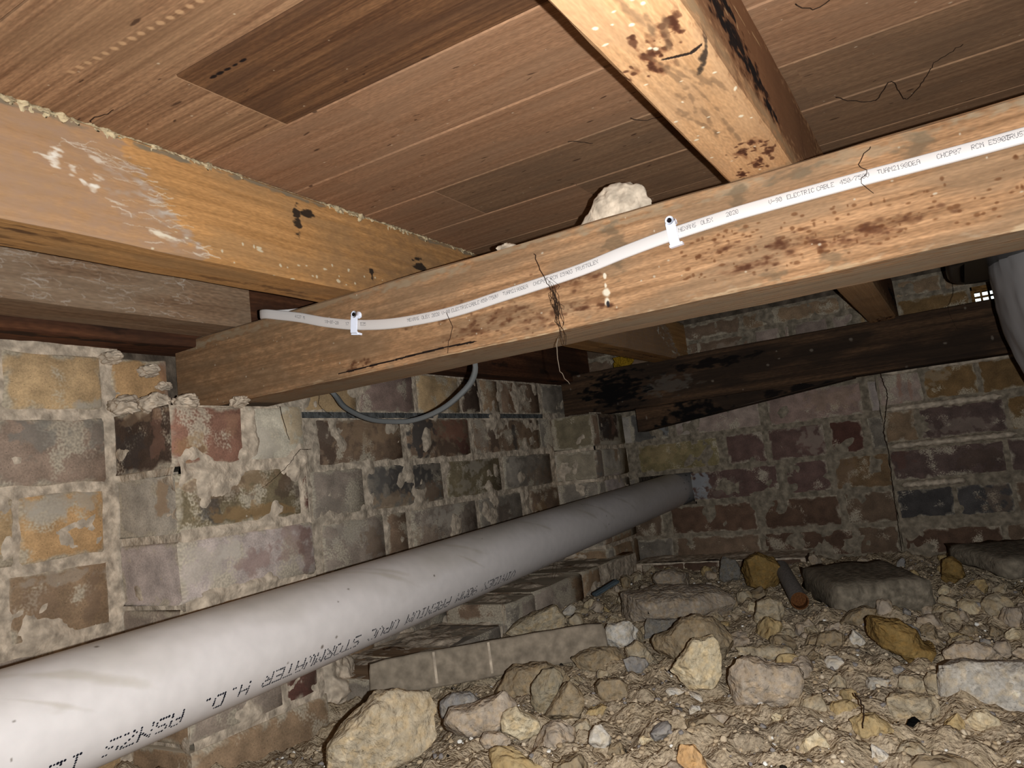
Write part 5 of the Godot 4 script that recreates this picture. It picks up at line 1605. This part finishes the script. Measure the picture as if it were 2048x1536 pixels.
func rough_lump(r: float, sd: int) -> ArrayMesh:
	var o := PackedVector2Array()
	for k in 7: o.append(Vector2.from_angle(TAU * k / 7.0) * r * (0.8 + 0.4 * absf(sin(sd * 1.7 + k * 2.3))))
	return rock_mesh(o, r * 0.8, sd, 4, 3, 0.2)

func build_rocks():
	var i := 0
	for r in ROCKS:
		var o := PackedVector2Array()
		var flat: Array = r[6]
		for k in range(0, flat.size(), 2): o.append(Vector2(flat[k], flat[k + 1]) / 1000.0)
		var big: bool = r[0].ends_with("boulder")
		var m := rock_mesh(o, r[5], 800 + i, 5 if big else 4, 14 if big else 9, 0.075)
		var rock := obj(r[0], m, rock_tones[r[2]])
		rock.position = r[3]
		rock.rotation.y = r[4]
		tag(rock, r[1], "rock" if not r[0].begins_with("tile") else "tile piece")
		if r[2] == "black": rock.set_meta("category", "clod")
		i += 1
	# small pieces of the same limestone, too alike to tell apart
	var kinds := []
	for k in 9: kinds.append(lump_mesh(0.01, 900 + k, 3))
	var tones := ["tan", "cream", "tan", "pinkgrey", "brown", "white", "pinkgrey", "ochrelight", "cream", "grey"]
	var g := RandomNumberGenerator.new()
	g.seed = 99
	var n := 0
	var tries := 0
	while n < 130 and tries < 4000:
		tries += 1
		var x := g.randf_range(-0.74, 0.16)
		var z := g.randf_range(-1.85, -0.56)
		if x > -0.02 - (z + 0.5) * 0.02 and x > 0.1: continue
		if z > -1.25 and x < -0.36 - (-z - 0.55) * 0.55: continue    # wall and strip side
		if x < -0.72 + (z + 0.9) * 0.1: continue
		var s := g.randf_range(0.5, 1.7) * (1.0 if z > -1.15 else 1.15)
		var clash := false
		for r in ROCKS:
			var c: Vector3 = r[3]
			if Vector2(c.x - x, c.z - z).length() < r[5] + 0.016 + 0.008 * s: clash = true
		if Vector2(x + 0.228, z + 1.49).length() < 0.15 or (x > -0.09 and absf(z + 0.93) < 0.06) or (x > -0.05 and z < -1.53): clash = true
		var ln := Vector2(-0.644 - x, -0.945 - z)
		if absf(ln.dot(Vector2(0.228, 0.254).normalized().orthogonal())) < 0.001: clash = true
		var along := Vector2(x + 0.644, z + 0.945)
		var ax := Vector2(0.254, -0.228).normalized()
		if absf(along.dot(ax)) < 0.19 and absf(along.dot(ax.orthogonal())) < 0.035: clash = true
		var ps := Vector2(-0.085, -0.28).normalized()
		var pa := Vector2(x + 0.283, z + 1.34)
		if pa.dot(ps) > -0.02 and pa.dot(ps) < 0.31 and absf(pa.dot(ps.orthogonal())) < 0.03: clash = true
		if clash: continue
		var tone: String = tones[g.randi() % tones.size()]
		var o := obj("stone_chip", kinds[g.randi() % kinds.size()], rock_tones[tone])
		o.position = Vector3(x, ground(x, z) + 0.0035 * s, z)
		o.rotation = Vector3(g.randf() * 6.0, g.randf() * 6.0, g.randf() * 6.0)
		o.scale = Vector3(s * g.randf_range(0.8, 1.3), s * g.randf_range(0.7, 1.0), s * g.randf_range(0.8, 1.2))
		tag(o, "%s %s stone chip lying loose among rubble near the %s" % ["tiny" if s < 0.85 else "small", TONE_WORDS[tone], landmark(x, z)], "stone chip", "stone chips in the rubble")
		n += 1
	# fist-sized chunks half sunk in the rubble
	var chunks := []
	for k in 8: chunks.append(lump_mesh(0.02, 970 + k, 4))
	var tones2 := ["tan", "brown", "tan", "pinkgrey", "brown", "pinkgrey", "ochrelight", "tan"]
	n = 0
	tries = 0
	var placed := []
	while n < 125 and tries < 6000:
		tries += 1
		var x := g.randf_range(-0.66, 0.2)
		var z := g.randf_range(-1.55, -0.58)
		if z > -1.25 and x < -0.42 - (-z - 0.55) * 0.5: continue
		var s := g.randf_range(0.55, 1.35)
		var bad := false
		for r in ROCKS:
			var c: Vector3 = r[3]
			if Vector2(c.x - x, c.z - z).length() < r[5] * 1.05 + 0.019 * s: bad = true
		for q in placed:
			if Vector2(q.x - x, q.y - z).length() < 0.026 * (q.z + s) * 0.6: bad = true
		if Vector2(x + 0.228, z + 1.49).length() < 0.17 or (x > -0.10 and absf(z + 0.93) < 0.075): bad = true
		var al := Vector2(x + 0.644, z + 0.945)
		var av := Vector2(0.254, -0.228).normalized()
		if absf(al.dot(av)) < 0.20 and absf(al.dot(av.orthogonal())) < 0.045: bad = true
		var pv := Vector2(-0.085, -0.28).normalized()
		var pw := Vector2(x + 0.283, z + 1.34)
		if pw.dot(pv) > -0.05 and pw.dot(pv) < 0.32 and absf(pw.dot(pv.orthogonal())) < 0.045: bad = true
		if bad: continue
		placed.append(Vector3(x, z, s))
		var tone: String = tones2[g.randi() % tones2.size()]
		var o := obj("limestone_chunk", chunks[g.randi() % chunks.size()], rock_tones[tone])
		o.position = Vector3(x, 0.014 + 0.004 * s, z)
		o.rotation = Vector3(g.randf() * 6.0, g.randf() * 6.0, g.randf() * 6.0)
		o.scale = Vector3(s * g.randf_range(0.8, 1.3), s * g.randf_range(0.75, 1.0), s * g.randf_range(0.8, 1.2))
		tag(o, "%s %s chunk half sunk in the rubble near the %s" % ["plum-sized" if s < 0.9 else "egg-sized", TONE_WORDS[tone], landmark(x, z)], "rock", "limestone chunks in the rubble")
		n += 1
	# grit: too many to count
	var mm := MultiMesh.new()
	mm.transform_format = MultiMesh.TRANSFORM_3D
	mm.use_colors = true
	var gm := plain(Color.WHITE, 0.98, 0.1)
	gm.vertex_color_use_as_albedo = true
	mm.mesh = lump_mesh(0.01, 950, 1)
	mm.instance_count = 11000
	for k in 11000:
		var x := g.randf_range(-0.78, 0.2)
		var z := -0.5 - 1.4 * pow(g.randf(), 1.35)
		var s := 0.08 + 0.36 * pow(g.randf(), 2.6)
		var b := Basis.from_euler(Vector3(g.randf() * 6.0, g.randf() * 6.0, g.randf() * 6.0)).scaled(Vector3(s, s * g.randf_range(0.6, 1.0), s))
		mm.set_instance_transform(k, Transform3D(b, Vector3(x, ground(x, z) + 0.002 * s, z)))
		var c := Color(0.66, 0.57, 0.46).lerp(Color(0.80, 0.72, 0.61), g.randf()).lerp(Color(0.60, 0.49, 0.35), g.randf() * 0.5)
		var q := g.randf()
		if q < 0.015: c = Color(0.14, 0.12, 0.10)
		elif q < 0.06: c = Color(0.88, 0.84, 0.78)
		elif q < 0.2: c = Color(0.50, 0.46, 0.43)
		mm.set_instance_color(k, c.srgb_to_linear())
	var grit := MultiMeshInstance3D.new()
	grit.multimesh = mm
	grit.material_override = gm
	put(grit, "grit")
	grit.set_meta("kind", "stuff")
	tag(grit, "beige limestone grit and crumbs covering the earth between the rocks", "grit")

# ------------------------------------------------------------------ small things
func strand(called: String, label: String, cat: String, pts: Array, r: float, mat: Material, group := ""):
	var st := st_new()
	var kinked := []
	var gg := RandomNumberGenerator.new()
	gg.seed = label.length() * 7 + pts.size()
	for q in smooth_path(pts, 0.004): kinked.append(q + Vector3(gg.randfn(0, 0.0005), gg.randfn(0, 0.0005), gg.randf_range(0, 0.0003)))
	tube(st, kinked, r * 0.55, 5, r * 0.3)
	tag(obj(called, done(st), mat), label, cat, group)

func build_small_things():
	# mortar left on top of the bearer
	var o := obj("mortar_heap", rock_mesh(PackedVector2Array([Vector2(-0.045, -0.012), Vector2(-0.034, 0.002), Vector2(-0.02, 0.010), Vector2(-0.004, 0.016), Vector2(0.012, 0.018), Vector2(0.03, 0.014), Vector2(0.04, 0.004), Vector2(0.042, -0.012)]), 0.02, 1001, 4, 3, 0.16), mats.mortar)
	o.position = Vector3(-0.262, TOP_Y + 0.015, -0.692)
	o.rotation.z = 0.05
	tag(o, "heap of dried cream mortar sitting on top of the orange-brown bearer", "mortar")
	o = obj("mortar_heap", rock_mesh(PackedVector2Array([Vector2(-0.012, -0.004), Vector2(-0.008, 0.003), Vector2(0.004, 0.004), Vector2(0.014, 0.001), Vector2(0.014, -0.004)]), 0.01, 1002, 3, 3, 0.15), mats.mortar)
	o.position = Vector3(-0.388, TOP_Y + 0.003, -0.68)
	tag(o, "tiny smear of dried mortar on the bearer where a joist crosses", "mortar")
	# mortar squeezed along the joist under the boards
	var st := st_new()
	var g := RandomNumberGenerator.new()
	g.seed = 15
	var nn := fnl(1003, 30.0, 3)
	var pts := []
	for k in 90:
		var z := lerpf(-0.2, -0.92, k / 89.0)
		pts.append(Vector3(-0.5915, BOARD_Y - 0.0008, z))
	var n3 := fnl(1013, 140.0, 3)
	var rings := grid_mesh(420, 8, func(a: float, b: float) -> Vector3:
		var z := lerpf(-0.15, -0.94, a)
		var th := lerpf(-PI * 0.5, PI * 0.5, b)
		var w: float = maxf(0.12, nn.get_noise_2d(z, 0.0) * 1.0 + n3.get_noise_2d(z, b * 0.02) * 1.2 + 0.5 - smoothstep(0.3, 0.8, a) * 0.25) * 0.0042
		w *= 0.2 if a > 0.46 and a < 0.60 else 1.0
		return Vector3(-0.5945 + cos(th) * w, BOARD_Y - 0.0005 + sin(th) * w * 1.2 - w * 0.5, z), func(_a, _b): return Vector2.ZERO)
	var bead := stone(Color(0.80, 0.70, 0.54), mats.mottle, 9.0, mats.grit, 0.1)
	tag(obj("mortar_bead", rings, bead), "thin crumbly bead of cream mortar between the white-stained joist and the boards", "mortar")
	# yellow foam
	o = obj("foam_blob", rock_mesh(PackedVector2Array([Vector2(-0.028, -0.012), Vector2(-0.03, 0.012), Vector2(-0.01, 0.016), Vector2(0.018, 0.012), Vector2(0.026, -0.006), Vector2(0.008, -0.016)]), 0.016, 1004, 3, 2, 0.22), stone(Color(0.74, 0.56, 0.16), mats.mottle, 20.0, mats.coarse, 0.3))
	o.position = Vector3(-0.742, TOP_Y + 0.022, -1.86)
	tag(o, "yellow expanding foam blob on the far bearer beside a joist end", "foam")
	# webs and rootlets
	var w: Material = mats.web
	var z := -0.6605
	var strands := [
		["cobweb_strand", "dark dusty cobweb clump hanging over the middle of the orange-brown bearer", [Vector3(-0.345, 0.525, z), Vector3(-0.338, 0.505, z + 0.004), Vector3(-0.334, 0.492, z + 0.002), Vector3(-0.326, 0.470, z), Vector3(-0.330, 0.452, z), Vector3(-0.322, 0.440, z), Vector3(-0.328, 0.428, z - 0.01)], 0.0008],
		["cobweb_strand", "thin pale rootlet hanging free under the orange-brown bearer", [Vector3(-0.330, 0.436, z), Vector3(-0.335, 0.42, -0.664), Vector3(-0.333, 0.40, -0.664), Vector3(-0.325, 0.388, -0.664)], 0.0011],
		["cobweb_strand", "dark thread slanting from the cable to the bearer's lower edge near the long crack", [Vector3(-0.458, 0.487, z + 0.003), Vector3(-0.454, 0.47, z), Vector3(-0.462, 0.455, z), Vector3(-0.464, 0.444, z)], 0.0006],
		["cobweb_strand", "short bent dark thread on the bearer above the cable, past the overhead joist", [Vector3(-0.03, 0.535, z), Vector3(-0.042, 0.523, z + 0.001), Vector3(-0.036, 0.515, z + 0.002), Vector3(-0.042, 0.508, z + 0.003), Vector3(-0.034, 0.496, z)], 0.0007],
	]
	for k in 5: strands[0][2].append(Vector3(-0.326 + g.randf_range(-0.006, 0.006), 0.47 + g.randf_range(-0.03, 0.02), z))
	for s in strands: strand(s[0], s[1], "cobweb", s[2], s[3], mats.pale_web if s[1].begins_with("thin pale") else w)
	var clump := []
	for k in 40: clump.append(Vector3(-0.327 + g.randfn(0, 0.004), 0.468 + g.randfn(0, 0.012), z + g.randf_range(0, 0.003)))
	strand("cobweb_clump", "tangled brown cobweb knot below the cable, between its two clips", "cobweb", clump, 0.0004, w)
	# webs on the boards
	for s in [["black curled cobweb thread on the boards above the white-stained joist", [Vector3(-0.585, 0.640, -0.352), Vector3(-0.578, 0.638, -0.348), Vector3(-0.560, 0.639, -0.352), Vector3(-0.552, 0.640, -0.352)]],
			["black curved fibre on the boards close to the overhead joist", [Vector3(-0.235, 0.641, -0.69), Vector3(-0.225, 0.639, -0.70), Vector3(-0.205, 0.640, -0.706)]],
			["short black fibre stuck to the boards in the middle of the bay", [Vector3(-0.305, 0.641, -0.69), Vector3(-0.292, 0.638, -0.697), Vector3(-0.288, 0.640, -0.712)]],
			["curled dark fibre on the boards past the overhead joist", [Vector3(-0.062, 0.641, -0.60), Vector3(-0.05, 0.638, -0.612), Vector3(-0.04, 0.639, -0.612), Vector3(-0.032, 0.641, -0.60)]],
			["dark scribble of cobweb on the boards beside the end of the overhead joist", [Vector3(-0.06, 0.641, -0.80), Vector3(-0.03, 0.637, -0.83), Vector3(-0.01, 0.639, -0.80), Vector3(0.0, 0.636, -0.85), Vector3(0.02, 0.638, -0.81), Vector3(0.03, 0.640, -0.79), Vector3(0.05, 0.638, -0.77)]]]:
		strand("cobweb_strand", s[0], "cobweb", s[1], 0.0009, w)
	# dust clump on the wall's wash and threads on the pier
	strand("cobweb_strand", "dark thread running down the white brick on the pier", "cobweb", [Vector3(-0.809, 0.437, -0.735), Vector3(-0.809, 0.42, -0.738), Vector3(-0.808, 0.405, -0.741), Vector3(-0.809, 0.39, -0.747)], 0.0011, w)
	strand("cobweb_strand", "dark thread slanting across the mortar below the white brick on the pier", "cobweb", [Vector3(-0.808, 0.374, -0.785), Vector3(-0.808, 0.373, -0.762), Vector3(-0.808, 0.355, -0.742), Vector3(-0.808, 0.335, -0.71), Vector3(-0.809, 0.325, -0.69)], 0.0008, w)
	strand("cobweb_strand", "dark forked thread hanging beside the cable loop, behind the bearer", "cobweb", [Vector3(-0.925, 0.50, -0.935), Vector3(-0.918, 0.47, -0.92), Vector3(-0.922, 0.455, -0.925), Vector3(-0.918, 0.438, -0.95)], 0.0008, w)
	# strand down the corner of the dark pier on the end wall
	strand("hanging_strand", "long dark strand hanging down the edge of the dark pier on the end wall", "strand", [Vector3(-0.155, 0.47, -1.93), Vector3(-0.15, 0.42, -1.935), Vector3(-0.145, 0.385, -1.935), Vector3(-0.157, 0.335, -1.935), Vector3(-0.165, 0.30, -1.935), Vector3(-0.162, 0.25, -1.935), Vector3(-0.166, 0.18, -1.935), Vector3(-0.168, 0.10, -1.935), Vector3(-0.17, 0.03, -1.935)], 0.0022, mats.web)
	strand("hanging_strand", "thin strand looping down from the boards in front of the air vent", "strand", [Vector3(0.02, 0.63, -1.85), Vector3(0.022, 0.60, -1.83), Vector3(0.018, 0.57, -1.828), Vector3(0.006, 0.545, -1.828), Vector3(0.008, 0.52, -1.828), Vector3(0.016, 0.495, -1.828)], 0.0009, mats.web)
	# twigs on the ground
	strand("twig", "thin dark twig lying over the ochre lump", "twig", [Vector3(-0.132, 0.062, -0.800), Vector3(-0.124, 0.058, -0.785), Vector3(-0.122, 0.052, -0.772), Vector3(-0.123, 0.044, -0.762)], 0.0016, w)
	strand("twig", "short brown twig poking out of the wall under the drain pipe", "twig", [Vector3(-0.77, 0.075, -0.86), Vector3(-0.755, 0.078, -0.865), Vector3(-0.742, 0.074, -0.87)], 0.0016, w)
	strand("twig", "fine black stalk standing up against the drain pipe", "twig", [Vector3(-0.668, 0.112, -1.205), Vector3(-0.655, 0.142, -1.2), Vector3(-0.650, 0.172, -1.2)], 0.0007, w)
	var slate := obj("slate_flake", slab_mesh(0.06, 0.004, 0.02, 1010, 0.001), plain(Color(0.30, 0.33, 0.34), 0.7))
	slate.position = Vector3(-0.672, 0.054, -1.42)
	slate.rotation = Vector3(0.2, 0.9, 0.35)
	tag(slate, "thin bluish slate flake leaning at the edge of the wide low mound", "slate")
